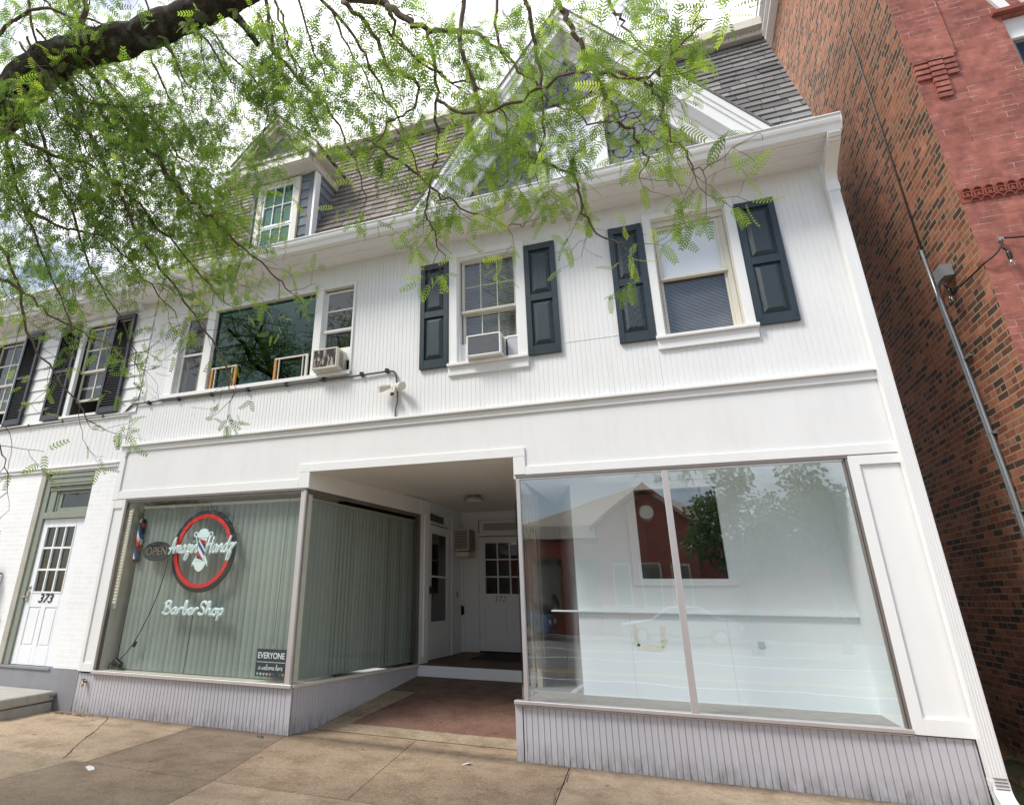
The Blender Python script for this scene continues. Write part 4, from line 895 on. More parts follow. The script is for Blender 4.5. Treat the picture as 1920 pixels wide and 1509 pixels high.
for (x0,x1,z0,z1) in lw:
    w=MB().box(x0,x0+.085,-.04,.02,z0+.03,z1).box(x1-.03,x1,-.04,.02,z0+.03,z1).box(x0+.085,x1-.03,-.04,.02,z1-.08,z1).build('window','white_trim',L,.003)
    MB().box(x0-.03,x1+.03,-.07,.1,z0-.01,z0+.03).build('sill','white_trim',w,.003)
    m=MB(); sashgrid(m,x0+.09,x1-.03,4.90,z1-.09,.04,.05,.08,2,2,.03); sashgrid(m,x0+.09,x1-.03,4.40,4.93,.04,.08,.11,2,1,.03); m.build('sash','sash',w,.003)
    gpane(x0+.13,x1-.07,4.93,z1-.12,.065,'glass_dark',w); gpane(x0+.13,x1-.07,4.43,4.9,.095,'glass_dark',w)
    MB().box(x0+.09,x1-.03,.10,.115,4.62,4.66).build('blind_rail','sash',w)
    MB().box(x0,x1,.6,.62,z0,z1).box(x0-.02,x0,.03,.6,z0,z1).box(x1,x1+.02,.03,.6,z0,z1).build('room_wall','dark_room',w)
def louvre(x0,x1):
    z0,z1=4.10,5.80; w=.05
    s=MB().frame(x0,x1,z0,z1,(w,w,.09,.07),-.075,-.03).box(x0+w,x1-w,-.07,-.035,4.93,4.98).build('shutter','black_shutter',L,.003)
    m=MB(); z=z0+.10
    while z<z1-.09:
        if not 4.90<z<4.97: m.obox((x0+w,-.066,z),(x1-x0-2*w,0,0),(0,.028,.028),(0,.002,.006))
        z+=.042
    m.box(x0+w,x1-w,-.034,-.031,z0+.1,z1-.1); m.build('louvres','black_shutter',s)
for x0,x1 in ((-8.36,-7.93),(-9.64,-9.20),(-10.56,-10.14),(-11.93,-11.5)): louvre(x0,x1)
# green door frame, transom, door 373
m=MB().box(-9.215,-9.10,.02,.12,.49,3.17).box(-9.10,-8.165,.0,.12,3.0,3.19).box(-9.10,-8.165,.03,.12,2.93,2.999).box(-9.10,-8.165,.0,.12,2.505,2.60).box(-9.09,-8.95,.04,.12,2.60,2.93).box(-8.95,-8.91,.06,.12,2.60,2.93)
m.box(-9.10,-8.165,-.012,.0,3.12,3.15)
m.box(-9.10,-8.165,-.008,-.001,3.04,3.07); m.build('door_frame','green_trim',L,.004)
MB().box(-9.32,-9.216,-.004,.12,.49,3.195).build('stucco_reveal','stucco',L)
MB().frame(-8.91,-8.165,2.61,2.925,(.07,.0,.06,.045),.07,.10).build('transom','green_trim',L,.003); gpane(-8.84,-8.165,2.66,2.89,.085,'glass_dark',L); MB().box(-9.1,-8.1,.3,.32,.5,3.0).build('hallway_wall','dark_room',L)
m=MB(); A=[(-8.985,-8.385,1.455,2.385),(-8.975,-8.735,.73,1.25),(-8.645,-8.40,.73,1.25)]
for a,b,c,d in cells(-9.10,-8.17,.495,2.503,A): m.box(a,b,.05,.09,c,d)
for x0,x1,z0,z1 in A[1:]: m.box(x0,x1,.060,.09,z0,z1); m.box(x0+.03,x1-.03,.053,.06,z0+.03,z1-.03)
m.frame(-9.0,-8.37,1.44,2.40,.022,.042,.0495)
for i in (1,2): x=-8.985+.6*i/3; m.box(x-.014,x+.014,.046,.08,1.455,2.385); z=1.455+.93*i/3; m.box(-8.985,-8.385,.0465,.0795,z-.014,z+.014)
d=m.build('door','white_door',L,.003); gpane(-8.985,-8.385,1.455,2.385,.072,'glass_dark',d)
textmesh('house_number','373',.17,(-8.68,.044,1.365),'black',d,.28,.003,bold=.001,sx=1.15)
m=MB().lathe((-9.055,.05,1.52),[(.028,0),(.028,.012),(.02,.018)],14,(0,-1,0)).box(-9.085,-9.03,.03,.05,1.33,1.47).box(-9.135,-9.05,.0,.02,1.375,1.395).box(-9.06,-9.045,.0,.05,1.375,1.395); m.build('handle','nickel',d,.003)
m=MB().box(-8.19,-8.175,.03,.05,2.19,2.30).box(-8.19,-8.175,.03,.05,1.42,1.53).box(-8.19,-8.175,.03,.05,.69,.80); each(m,'hinge','nickel',d)
MB().box(XL,XR,7,7.05,0,6).box(XL,XL+.05,0,7,0,6).box(XL,XR,.0,7,6.0,6.02).build('rear_wall','white',L)
# steps, pipe, planter, rail
t=thing('concrete_step','pale worn two slab concrete doorstep below the door numbered 373','step',(-9.2,-.5,0))
MB().prism([(-11.2,-.02),(-7.99,-.02),(-7.86,-.87),(-11.2,-.90)],lambda u,v,d:(u,v,d),.115,.225).build('upper_slab','concrete_step',t,.012)
MB().prism([(-11.2,-.02),(-8.0,-.02),(-7.90,-.84),(-11.2,-.86)],lambda u,v,d:(u,v,d),-.02,.10).build('lower_slab','concrete_step',t,.01)
t=MB().tube([(-8.0,.0,.19),(-7.99,-.11,.175)],.03,12).build('drain_pipe','grey_base',None,smooth=False); tag(t,'short grey painted drain pipe poking out of the base beside the doorstep','pipe')
t=thing('wall_planter','black wall box holding dry pale leaves beside the left door','planter',(-9.78,-.05,1.42))
MB().box(-9.95,-9.66,-.16,-.0,1.43,1.72).build('box','black',t,.01)
m=MB()
for i in range(26):
    x=-9.80+random.uniform(-.13,.13); a=random.uniform(-.9,.9); l=random.uniform(.12,.22); dx,dz=l*math.sin(a)*.6,l*math.cos(a); m.face([(x,-.08,1.70),(x+dx*.5+.025,-.10,1.70+dz*.5),(x+dx,-.12+random.uniform(-.04,.04),1.70+dz),(x+dx*.5-.025,-.09,1.70+dz*.5)],random.random())
M['dry']=leafmat('dry_pale_leaf',[(0,(.35,.22,.08)),(1,(.6,.52,.4))],.2); m.build('dry_leaves','dry',t)
MB().box(-9.69,-9.655,-.14,-.01,1.45,1.70).build('frame_edge','white_door',t)
t=thing('handrail','short black metal handrail end on the doorstep at the left edge','handrail',(-9.6,-.3,.22))
m=MB().tube(smoothpath([(-9.52,-.05,.24),(-9.52,-.05,1.05),(-9.53,-.05,1.12),(-9.60,-.05,1.16),(-10.3,-.05,1.16)],4),.022,8).tube([(-10.2,-.05,.22),(-10.2,-.05,1.16)],.022,8); m.build('rail','black',t,smooth=True)
# ================================================================== RED BRICK BUILDING (right)
R_=thing('red_brick_building','tall old brick building with a mottled orange brown side wall and smooth red brick front','building',(6.5,2,0))
m=MB().face([(3.0,-.04,-.1),(3.0,5.0,-.1),(3.0,5.0,12.1),(3.0,-.04,12.1)]); m.build('side_wall','side_brick',R_)
fw=(3.875,5.2,5.2,7.30)
m=MB()
for a,b,c,d in cells(3.0,12,-.1,12.1,[fw]): m.face([(a,-.04,c),(b,-.04,c),(b,-.04,d),(a,-.04,d)])
m.face([(fw[0],-.04,fw[2]),(fw[0],.12,fw[2]),(fw[0],.12,fw[3]),(fw[0],-.04,fw[3])]); m.face([(fw[0],-.04,fw[3]),(fw[1],-.04,fw[3]),(fw[1],.12,fw[3]),(fw[0],.12,fw[3])])
m.build('front_wall','front_brick',R_)
m=MB().box(2.997,3.40,-.066,-.041,6.955,12.1); m.build('brick_pilaster','front_brick',R_)
m=MB()
for xa,xb,n,p0 in ((3.005,3.125,4,.0),(3.13,3.25,8,.0),(3.255,3.365,4,.0)):
    for i in range(n):
        z=6.953-(i+1)*.068; pr_=.026+(.045 if n==8 else .028)*(1-i/n); m.box(xa,xb,-.041-pr_*.9,-.0405,z+.012,z+.060)
m.build('corbel_bricks','front_brick',R_)
# terracotta band
m=MB().box(2.998,8,-.046,-.041,5.125,5.285)
for i in range(40):
    x=3.02+i*.088
    m.frame(x+.004,x+.078,5.178,5.24,.010,-.062,-.046); m.box(x+.028,x+.056,-.056,-.046,5.195,5.225)
    for zc,dx in ((5.245,0.04),(5.13,.084)):
        pts=[(x+dx+.032*math.cos(a),zc+.03*math.sin(a)) for a in np.linspace(0,PI,8)]
        for j in range(7):
            a,b=pts[j],pts[j+1]; m.prism([a,b,(b[0],b[1]+.012),(a[0],a[1]+.012)],lambda u,v,d:(u,d,v),-.066,-.046)
m.build('terracotta_band','terracotta',R_)
# window in the front wall
w=MB().box(3.88,5.2,.03,.10,7.05,7.298).frame(3.88,5.2,5.2,7.05,(.03,.03,.05,.04),.01,.10).build('window','white_trim',R_,.004)
MB().frame(3.915,5.16,5.26,7.0,(.03,.03,.03,.03),.045,.08).box(3.93,5.15,.04,.08,6.2,6.24).build('sash','navy_frame' if False else 'bronze',w,.003)
gpane(3.94,5.14,5.28,6.98,.06,'glass_dark',w); MB().box(3.9,5.2,.5,.52,5.2,7.05).build('room_wall','dark_room',w)
MB().box(3.80,5.4,-.10,-.041,7.305,7.355).build('brown_lintel','terracotta',R_,.004)
m=MB()
for i in range(4): 
    x=3.80+i*.20; m.prism([(x,7.62+i*.16),(x+.085,7.357),(x+.17,7.357),(x+.09,7.66+i*.16)],lambda u,v,d:(u,d,v),-.075,-.041)
m.build('striped_tympanum','white_trim',R_)
m=MB().box(2.86,3.0,-.3,5.0,12.0,12.06).box(2.80,3.0,-.35,5.05,12.08,12.14).box(2.72,3.0,-.4,5.1,12.16,12.28); m.build('eave_trim','white_trim',R_,.004)
MB().box(2.72,12,-.4,5.1,12.285,12.4).box(11.9,12,0,5,0,12.1).box(3.02,12,4.98,5.0,0,12.1).build('roof','shingle_grey',R_)
m=MB().box(2.985,2.999,1.65,2.70,2.98,3.46); 
# conduit and junction box
t=thing('conduit','galvanised conduit pair with a grey junction box running down the old brick side wall','conduit',(2.95,.9,0))
m=MB().tube([(2.975,.985,5.2),(2.975,.955,4.5),(2.975,.82,2.6),(2.975,.79,.1)],.017,8); m.build('conduit_pipe','steel',t,smooth=True)
m=MB().tube([(2.985,1.02,8.75),(2.98,.985,5.2)],.010,6); m.build('upper_cable','cable',t,smooth=True)
m=MB().tube(smoothpath([(2.95,.70,4.66),(2.955,.80,4.67),(2.965,.875,4.60),(2.97,.90,4.48),(2.972,.86,4.0),(2.972,.79,3.0),(2.972,.755,2.2),(2.972,.75,.1)],4),.020,8); m.build('conduit_pipe','steel',t,smooth=True)
MB().box(2.90,2.995,.50,.69,4.63,4.76).box(2.893,2.899,.49,.70,4.62,4.77).build('junction_box','steel',t,.005)
m=MB()
for y,z in ((.80,3.80),(.815,2.25),(.83,3.0)): m.box(2.965,2.998,y-.10,y+.06,z,z+.02)
each(m,'pipe_clamp','steel',t)
# string lights
t=thing('string_lights','black string light cable with two clear bulbs strung around the corner of the brick building','string lights',(3.1,-.1,4.3))
m=MB().tube(smoothpath([(2.90,.58,4.62),(2.905,.52,4.50),(2.93,.35,4.42),(2.96,.05,4.42),(2.99,-.075,4.44),(3.06,-.10,4.485),(3.12,-.11,4.55),(3.165,-.10,4.63),(3.175,-.08,4.665),(3.3,-.10,4.64),(3.6,-.12,4.62),(4.4,-.12,4.72)],4),.0085,6); m.build('cable','black',t,smooth=True)
for bx,by,bz,lx,lz in ((2.905,.50,4.47,0,-1),(3.165,-.12,4.50,.05,-1)):
    m=MB().tube([(bx-.03,by,bz+.05),(bx,by,bz)],.009,6).lathe((bx,by,bz-.075),[(.018,0),(.020,.06),(.012,.08)],10); s_=m.build('lamp_socket','black',t)
    MB().lathe((bx,by,bz-.155),[(.008,0),(.026,.018),(.029,.04),(.018,.075)],12).build('bulb','bulb_glass',s_,smooth=True)
    MB().tube([(bx,by,bz-.13),(bx,by,bz-.08)],.005,5).build('filament','brass',s_)
MB().lathe((3.165,-.041,4.655),[(.012,0),(.012,.05),(.02,.055)],8,(0,-1,0)).build('hook','steel',t)
# moss and debris in the alley
m=MB()
for i in range(70):
    x=random.uniform(2.2,3.0); y=random.uniform(-.3,2.5); a=random.uniform(0,3); l=random.uniform(.05,.16); dx,dy=l*math.cos(a),l*math.sin(a)
    m.face([(x,y,.03),(x+dx,y+dy,.06+random.random()*.08),(x+dx-.3*dy,y+dy+.3*dx,.08),(x-.3*dy,y+.3*dx,.04)],random.random())
o=m.build('dry_debris','leaf_litter',None); tag(o,'dry leaves and scraps heaped on the alley floor beside the downspout','debris'); o['kind']='stuff'
m=MB(); 
for i in range(160):
    x=-8.1+random.random()*1.0; y=-.12-.10*random.random()*(1+0*x) - max(0,(-7.9-x))*.1; 
    if x<-7.86: y=-.93-random.random()*.06; x-=random.random()*1.5
    a=random.uniform(0,6.3); l=random.uniform(.012,.04); m.face([(x,y,.006),(x+l*math.cos(a),y+l*math.sin(a),.012),(x+l*math.cos(a+.5)*.9,y+l*math.sin(a+.5)*.9,.02)])
o=m.build('leaf_litter','leaf_litter',None); tag(o,'brown leaf crumbs gathered along the foot of the doorstep','leaf litter'); o['kind']='stuff'
m=MB(); 
for i in range(30):
    for j in range(12):
        pass
GUIDES=[
 (0.175,0.1,0,[(-5.3,-4.36,4.76),(-4.61,-4.36,5.01),(-4.34,-4.39,5.18),(-4.08,-4.39,5.31),(-3.79,-4.32,5.41),(-3.51,-4.24,5.47),(-3.13,-4.16,5.59),(-2.81,-4.12,5.67),(-2.49,-4.05,5.83),(-1.99,-4.0,6.17)]),
 (0.021,0.0052,1,[(-3.92,-4.29,5.34),(-3.8,-4.15,5.15),(-3.63,-3.92,4.84),(-3.43,-3.8,4.63),(-3.26,-3.69,4.36),(-3.12,-3.59,4.24),(-2.96,-3.43,4.06),(-2.74,-3.22,3.85),(-2.6,-3.07,3.69)]),
 (0.036,0.0078,1,[(-2.31,-4.04,5.92),(-1.81,-3.9,5.57),(-1.49,-3.83,5.41),(-1.29,-3.79,5.19),(-1.08,-3.72,5.08),(-0.86,-3.7,5.0),(-0.67,-3.58,4.81)]),
 (0.018,0.0039,1,[(-0.88,-3.95,5.3),(-0.88,-3.86,5.11),(-0.92,-3.79,4.79),(-0.88,-3.7,4.59),(-0.84,-3.6,4.37),(-0.68,-3.52,4.19),(-0.52,-3.47,4.01),(-0.33,-3.44,3.85),(-0.29,-3.39,3.61),(-0.2,-3.38,3.43),(-0.07,-3.42,3.32)]),
 (0.0132,0.0033,1,[(-1.18,-3.76,5.08),(-1.19,-3.59,4.81),(-1.23,-3.42,4.5),(-1.3,-3.34,4.22),(-1.36,-3.28,3.95),(-1.32,-3.22,3.81),(-1.27,-3.15,3.64)]),
 (0.018,0.0039,1,[(-1.75,-3.97,5.39),(-1.58,-3.79,5.21),(-1.52,-3.64,4.99),(-1.34,-3.58,4.88),(-1.37,-3.53,4.69),(-1.52,-3.57,4.58),(-1.66,-3.55,4.41)]),
 (0.015,0.0033,1,[(-0.46,-4.07,4.84),(-0.45,-3.99,4.66),(-0.43,-3.86,4.42),(-0.43,-3.8,4.23),(-0.45,-3.67,4.02),(-0.54,-3.58,3.82)]),
 (0.018,0.0052,1,[(-0.26,-4.09,4.75),(-0.24,-4.0,4.56),(-0.2,-3.95,4.39),(-0.13,-3.88,4.2),(-0.04,-3.79,3.97),(0.04,-3.71,3.8),(0.11,-3.66,3.67)]),
 (0.012,0.0026,1,[(-1.12,-3.7,4.51),(-0.92,-3.64,4.38),(-0.62,-3.73,4.27),(-0.33,-3.88,4.19),(-0.15,-3.94,4.12),(0.13,-4.0,3.9),(0.24,-4.12,3.87),(0.33,-4.22,3.88),(0.42,-4.28,3.86)]),
 (0.0108,0.0026,1,[(-1.7,-3.5,4.49),(-1.49,-3.38,4.33),(-1.29,-3.26,4.13),(-1.11,-3.2,3.97),(-0.83,-3.14,3.83),(-0.67,-3.17,3.75)]),
 (0.0108,0.0026,1,[(-0.07,-3.86,4.19),(0.11,-3.93,3.97),(0.18,-3.89,3.84),(0.21,-3.83,3.71),(0.28,-3.78,3.55),(0.32,-3.77,3.45)]),
 (0.015,0.0033,1,[(-4.21,-4.43,5.19),(-4.06,-4.31,4.62),(-3.96,-4.06,4.19),(-3.85,-3.85,3.73),(-3.72,-3.59,3.38),(-3.62,-3.44,3.03)]),
 (0.015,0.0033,1,[(-4.42,-4.43,5.1),(-4.32,-4.34,4.48),(-4.16,-4.14,3.95),(-4.03,-3.9,3.47),(-3.85,-3.78,3.11)]),
 (0.015,0.0033,1,[(-4.67,-4.48,4.99),(-4.44,-4.3,4.06),(-4.23,-4.11,3.57),(-4.1,-3.96,3.11),(-3.85,-3.77,2.75),(-3.69,-3.63,2.53)]),
 (0.018,0.0033,1,[(-4.03,-4.35,5.34),(-3.78,-4.14,4.67),(-3.58,-3.91,4.19),(-3.4,-3.69,3.81),(-3.25,-3.45,3.5),(-3.05,-3.18,3.1),(-2.99,-3.08,2.84)]),
 (0.0168,0.0033,1,[(-4.43,-4.42,4.75),(-4.06,-4.21,4.55),(-3.73,-3.98,4.43),(-3.39,-3.7,4.04),(-3.19,-3.4,3.74),(-3.03,-3.27,3.55)]),
 (0.015,0.0033,1,[(-2.44,-3.99,5.82),(-2.36,-3.86,5.26),(-2.05,-3.62,4.85),(-1.93,-3.39,4.55),(-1.87,-3.21,4.23)]),
 (0.03,0.013,1,[(-3.86,-4.39,5.45),(-3.7,-4.48,5.58),(-3.61,-4.6,5.85)]),
 (0.018,0.0065,1,[(-4.55,-4.67,5.4),(-4.36,-4.65,5.45),(-4.09,-4.63,5.57),(-3.81,-4.45,5.61),(-3.58,-4.25,5.57)]),
 (0.015,0.0033,1,[(-2.12,-4.01,5.75),(-1.84,-3.83,5.39),(-1.66,-3.63,5.06),(-1.51,-3.35,4.6),(-1.43,-3.18,4.3)]),
 (0.015,0.0033,1,[(-4.43,-4.5,4.23),(-4.17,-4.33,4.1),(-3.96,-4.04,3.97),(-3.73,-3.86,3.93),(-3.55,-3.62,3.7),(-3.38,-3.41,3.45)]),
 (0.015,0.0033,1,[(-4.38,-4.43,3.6),(-4.2,-4.23,3.51),(-4.05,-4.07,3.39),(-3.89,-3.91,3.23),(-3.66,-3.72,3.14)]),
 (0.012,0.0033,1,[(-1.44,-3.84,5.3),(-1.38,-3.69,5.09),(-1.1,-3.56,4.81),(-0.86,-3.59,4.64),(-0.71,-3.52,4.33),(-0.7,-3.44,4.09)]),
 (0.012,0.0033,1,[(-0.03,-3.99,4.81),(0.02,-3.93,4.52),(0.09,-3.9,4.36),(0.15,-3.88,4.2)]),
 (0.012,0.0033,1,[(-0.62,-3.87,5.17),(-0.69,-3.78,4.84),(-0.62,-3.68,4.64),(-0.37,-3.67,4.25),(-0.14,-3.68,3.99),(0.03,-3.83,3.86)]),
 (0.012,0.0033,1,[(-3.33,-4.25,6.17),(-3.25,-4.17,5.93),(-2.87,-3.89,5.49),(-2.6,-3.64,5.08),(-2.69,-3.57,4.64)]),
 (0.012,0.0033,1,[(-4.32,-4.69,6.1),(-4.18,-4.56,5.59),(-4.06,-4.31,5.14),(-3.64,-4.1,4.97),(-3.29,-4.01,4.93)]),
 (0.0072,0.002,1,[(-3.9,-4.4,2.69),(-3.78,-4.3,2.5),(-3.68,-4.21,2.22),(-3.62,-4.17,2.03)]),
 (0.0096,0.0026,1,[(-3.71,-3.9,5.74),(-3.61,-3.67,5.41),(-3.54,-3.44,5.13),(-3.29,-3.24,4.84)]),
 (0.0096,0.0026,1,[(-3.05,-4.22,5.87),(-3.04,-4.0,5.53),(-3.01,-3.8,5.2)]),
 (0.0096,0.0026,1,[(-1.55,-3.67,5.33),(-1.21,-3.38,5.08),(-0.9,-3.14,4.8)]),
 (0.0096,0.0026,1,[(-4.12,-4.82,5.04),(-4.09,-4.6,4.77),(-4.03,-4.41,4.52),(-3.88,-4.11,4.23),(-3.72,-3.95,3.91)]),
 (0.0096,0.0026,1,[(-1.99,-4.15,5.33),(-1.96,-3.98,5.04),(-1.85,-3.81,4.75)]),
 (0.0096,0.0026,1,[(-4.05,-4.66,5.19),(-3.88,-4.46,4.94),(-3.79,-4.29,4.68),(-3.67,-4.12,4.4),(-3.52,-3.91,4.01)]),
 (0.0096,0.0026,1,[(-5.67,-4.17,5.11),(-5.64,-3.95,4.71),(-5.56,-3.8,4.29),(-5.44,-3.61,3.86)]),
 (0.0096,0.0026,1,[(-2.35,-3.89,5.67),(-2.34,-3.72,5.35),(-2.25,-3.54,5.02)]),
 (0.0096,0.0026,1,[(-4.06,-3.63,5.78),(-3.96,-3.34,5.35),(-3.86,-3.09,5.04),(-3.71,-2.82,4.58)]),
 (0.0096,0.0026,1,[(-4.25,-4.49,5.63),(-4.16,-4.22,5.41),(-3.99,-4.01,5.17),(-3.96,-3.75,4.84),(-3.8,-3.6,4.55),(-3.66,-3.48,4.26)]),
 (0.0096,0.0026,1,[(-2.62,-3.86,5.8),(-2.55,-3.68,5.55),(-2.48,-3.5,5.21)]),
 (0.0096,0.0026,1,[(-3.16,-4.18,5.33),(-3.05,-3.88,5.05)]),
 (0.0096,0.0026,1,[(-4.4,-4.47,6.09),(-4.25,-4.13,5.87),(-4.12,-3.74,5.57),(-3.88,-3.38,5.28),(-3.68,-3.09,4.93)]),
 (0.0096,0.0026,1,[(-2.93,-4.08,5.45),(-2.77,-3.75,5.16)]),
 (0.0096,0.0026,1,[(-4.1,-4.61,5.37),(-4.09,-4.39,5.08),(-4.0,-4.22,4.82),(-3.89,-4.03,4.52),(-3.79,-3.85,4.17)]),
 (0.0096,0.0026,1,[(-3.78,-4.35,5.28),(-3.61,-4.14,5.03),(-3.5,-3.87,4.7),(-3.31,-3.65,4.4),(-3.1,-3.43,4.02)]),
 (0.0096,0.0026,1,[(-2.45,-4.09,5.86),(-2.43,-3.88,5.59),(-2.39,-3.7,5.2)]),
 (0.0096,0.0026,1,[(-1.99,-3.74,5.67),(-1.92,-3.51,5.4),(-1.73,-3.29,5.03),(-1.59,-3.1,4.67)]),
 (0.0096,0.0026,1,[(-2.26,-4.08,5.5),(-2.22,-3.88,5.22),(-2.14,-3.74,4.92)]),
 (0.0096,0.0026,1,[(-3.66,-3.29,6.59),(-3.61,-3.05,6.21)]),
 (0.0096,0.0026,1,[(-4.33,-4.46,6.22),(-4.15,-4.25,5.98),(-4.14,-3.99,5.62),(-3.96,-3.72,5.37),(-3.78,-3.48,5.02),(-3.59,-3.28,4.73)]),
 (0.0096,0.0026,1,[(-3.68,-3.85,5.18),(-3.45,-3.59,4.85),(-3.25,-3.31,4.6)]),
 (0.0096,0.0026,1,[(-3.03,-3.42,6.36),(-2.88,-3.09,5.94)]),
 (0.0096,0.0026,1,[(-4.99,-4.31,5.05),(-4.89,-4.13,4.73),(-4.76,-3.99,4.43),(-4.6,-3.76,4.16),(-4.41,-3.54,3.84)]),
 (0.0096,0.0026,1,[(-3.94,-4.03,6.65),(-3.88,-3.8,6.33),(-3.8,-3.59,6.09),(-3.76,-3.42,5.74),(-3.69,-3.24,5.44),(-3.59,-3.09,5.1)]),
]
CLOUD=15.0; SUNE=2.6; EXPO=0.46
# ================================================================== GROUND
g=.004
def slab(mb,poly,z0=-.10,z1=0.0,mi=0):
    n0=len(mb.f); cx=sum(p[0] for p in poly)/len(poly); cy=sum(p[1] for p in poly)/len(poly)
    q=[]
    for x,y in poly:
        d=math.hypot(x-cx,y-cy); q.append((x-(x-cx)/d*.006,y-(y-cy)/d*.006))
    mb.prism(q,lambda u,v,d:(u,v,d),z0,z1); mb.mi+=[mi]*(len(mb.f)-n0)
JX=lambda y:-4.33-.27*y if y>-1.73 else -3.863-.12*(y+1.73)*-1*-1
m=MB(); m.mi=[]
T,A_,Dk,Gy=0,1,2,3
slab(m,[(-16,-1.72),(-5.33,-1.72),(-5.56,.02),(-16,.02)],mi=T)
slab(m,[(-5.33,-1.72),(-3.86,-1.72),(-4.33,.02),(-5.56,.02)],mi=Dk)
slab(m,[(-16,-4.6),(-5.5,-4.6),(-5.46,-1.72),(-16,-1.72)],mi=Gy)
slab(m,[(-5.5,-4.6),(-3.4,-4.6),(-3.86,-1.72),(-5.46,-1.72)],mi=Dk)
slab(m,[(-3.86,-1.72),(-2.60,-1.70),(-2.93,.42),(-4.22,.42),(-4.33,.02)],mi=A_)
slab(m,[(-2.60,-1.70),(-1.08,-1.68),(-1.20,-.0),(-1.66,.0),(-1.66,.42),(-2.93,.42)],mi=A_)
slab(m,[(-3.4,-4.6),(-.80,-4.6),(-1.08,-1.68),(-2.60,-1.70),(-3.86,-1.72)],mi=T)
slab(m,[(-1.08,-1.68),(3.4,-1.66),(3.4,.0),(-1.20,.0)],mi=T)
slab(m,[(-.80,-4.6),(3.4,-4.6),(3.4,-1.66),(-1.08,-1.68)],mi=T)
slab(m,[(3.4,-4.6),(9,-4.6),(9,.0),(3.4,.0)],mi=T)
sw=struct(m.build('sidewalk',['conc_tan','conc_agg','conc_dark','conc_grey'],None))
m=MB(); m.box(-16,9,-4.6,.02,-.14,-.012); struct(m.build('sidewalk_bed','joint',None))
# cracks
m=MB()
def crack(pts,w):
    P=smoothpath([(x,y,0) for x,y in pts],6)
    L=[]
    for i,p in enumerate(P):
        L.append((p[0]+random.uniform(-.012,.012),p[1]+random.uniform(-.012,.012),w*random.uniform(.4,1.3)))
    for a,b in zip(L,L[1:]): m.face([(a[0]-a[2],a[1],.0035),(b[0]-b[2],b[1],.0035),(b[0]+b[2],b[1],.0035),(a[0]+a[2],a[1],.0035)])
crack([(-6.95,-.05),(-6.73,-.27),(-6.38,-.72),(-6.03,-1.2),(-5.77,-1.53),(-5.62,-1.71)],.006)
crack([(-1.18,-.1),(-1.15,-.5),(-1.17,-.8),(-1.12,-1.2),(-1.09,-1.66)],.003)
crack([(-2.3,-1.69),(-2.0,-1.75),(-1.6,-1.72)],.01)
struct(m.build('pavement_crack','joint',None))
# recess ramp
RZZ=lambda y:max(0,.342*(y-.43)/2.35)
def rslab(mb,poly,mi):
    n0=len(mb.f); mb.face([(x,y,RZZ(y)) for x,y in poly]); mb.mi+=[mi]
lx=lambda y:-4.31+.14*y
m=MB(); m.mi=[]
rslab(m,[(lx(.43),.435),(-1.62,.435),(-1.62,.70),(lx(.7),.70)],3)
rslab(m,[(lx(.70),.702),(lx(.7)+.30,.702),(-3.62,2.0),(lx(2.0),2.0)],3)
rslab(m,[(lx(.70)+.305,.702),(-1.75,.702),(-1.75,2.0),(-3.615,2.0)],4)
rslab(m,[(-1.745,.702),(-1.60,.702),(-1.60,2.0),(-1.745,2.0)],3)
rslab(m,[(lx(2.0),2.003),(-1.60,2.003),(-1.60,2.78),(lx(2.78),2.78)],5)
struct(m.build('entrance_ramp',['conc_tan','conc_agg','conc_dark','conc_grey','conc_red','conc_entry'],None))
m=MB(); 
for a in ((.43,.44),(.695,.70)): pass
# curb, road
m=MB().box(-40,40,-4.78,-4.62,-.3,-.002); struct(m.build('kerb','far_conc',None,.01))
m=MB().face([(-80,-60,-.15),(80,-60,-.15),(80,-4.78,-.15),(-80,-4.78,-.15)]); struct(m.build('road','asphalt',None))
m=MB().face([(-300,-300,-.155),(300,-300,-.155),(300,300,-.155),(-300,300,-.155)]); struct(m.build('ground','far_conc',None))
m=MB().box(-40,40,-7.9,-7.8,-.149,-.146).box(-40,40,-12.9,-12.8,-.149,-.146).box(-6,4,-15.9,-15.8,-.149,-.146); struct(m.build('road_line','white_ink',None))
m=MB().box(-40,40,-9.6,-9.5,-.149,-.146).box(-40,40,-9.3,-9.2,-.149,-.146); M['yellow_line']=paint('yellow_road_line',(.6,.42,.06),.7,.1,.3); struct(m.build('road_marking','yellow_line',None))
m=MB().box(-40,40,-22,-21.6,-.3,-.01); struct(m.build('far_sidewalk','far_conc',None,.01))
m=MB()
for i in range(5): m.box(-8+i*5.8,-7.9+i*5.8,-7.0,-4.9,-.149,-.146)
struct(m.build('parking_line','white_ink',None))
m=MB().box(2.0,3.0,-.0,9,-.1,.02); struct(m.build('alley_floor','moss',None))
m=MB().box(2.0,3.0,7.0,7.1,0,3); o=m.build('alley_fence','bronze',None); tag(o,'dark board fence closing the far end of the alley','fence')
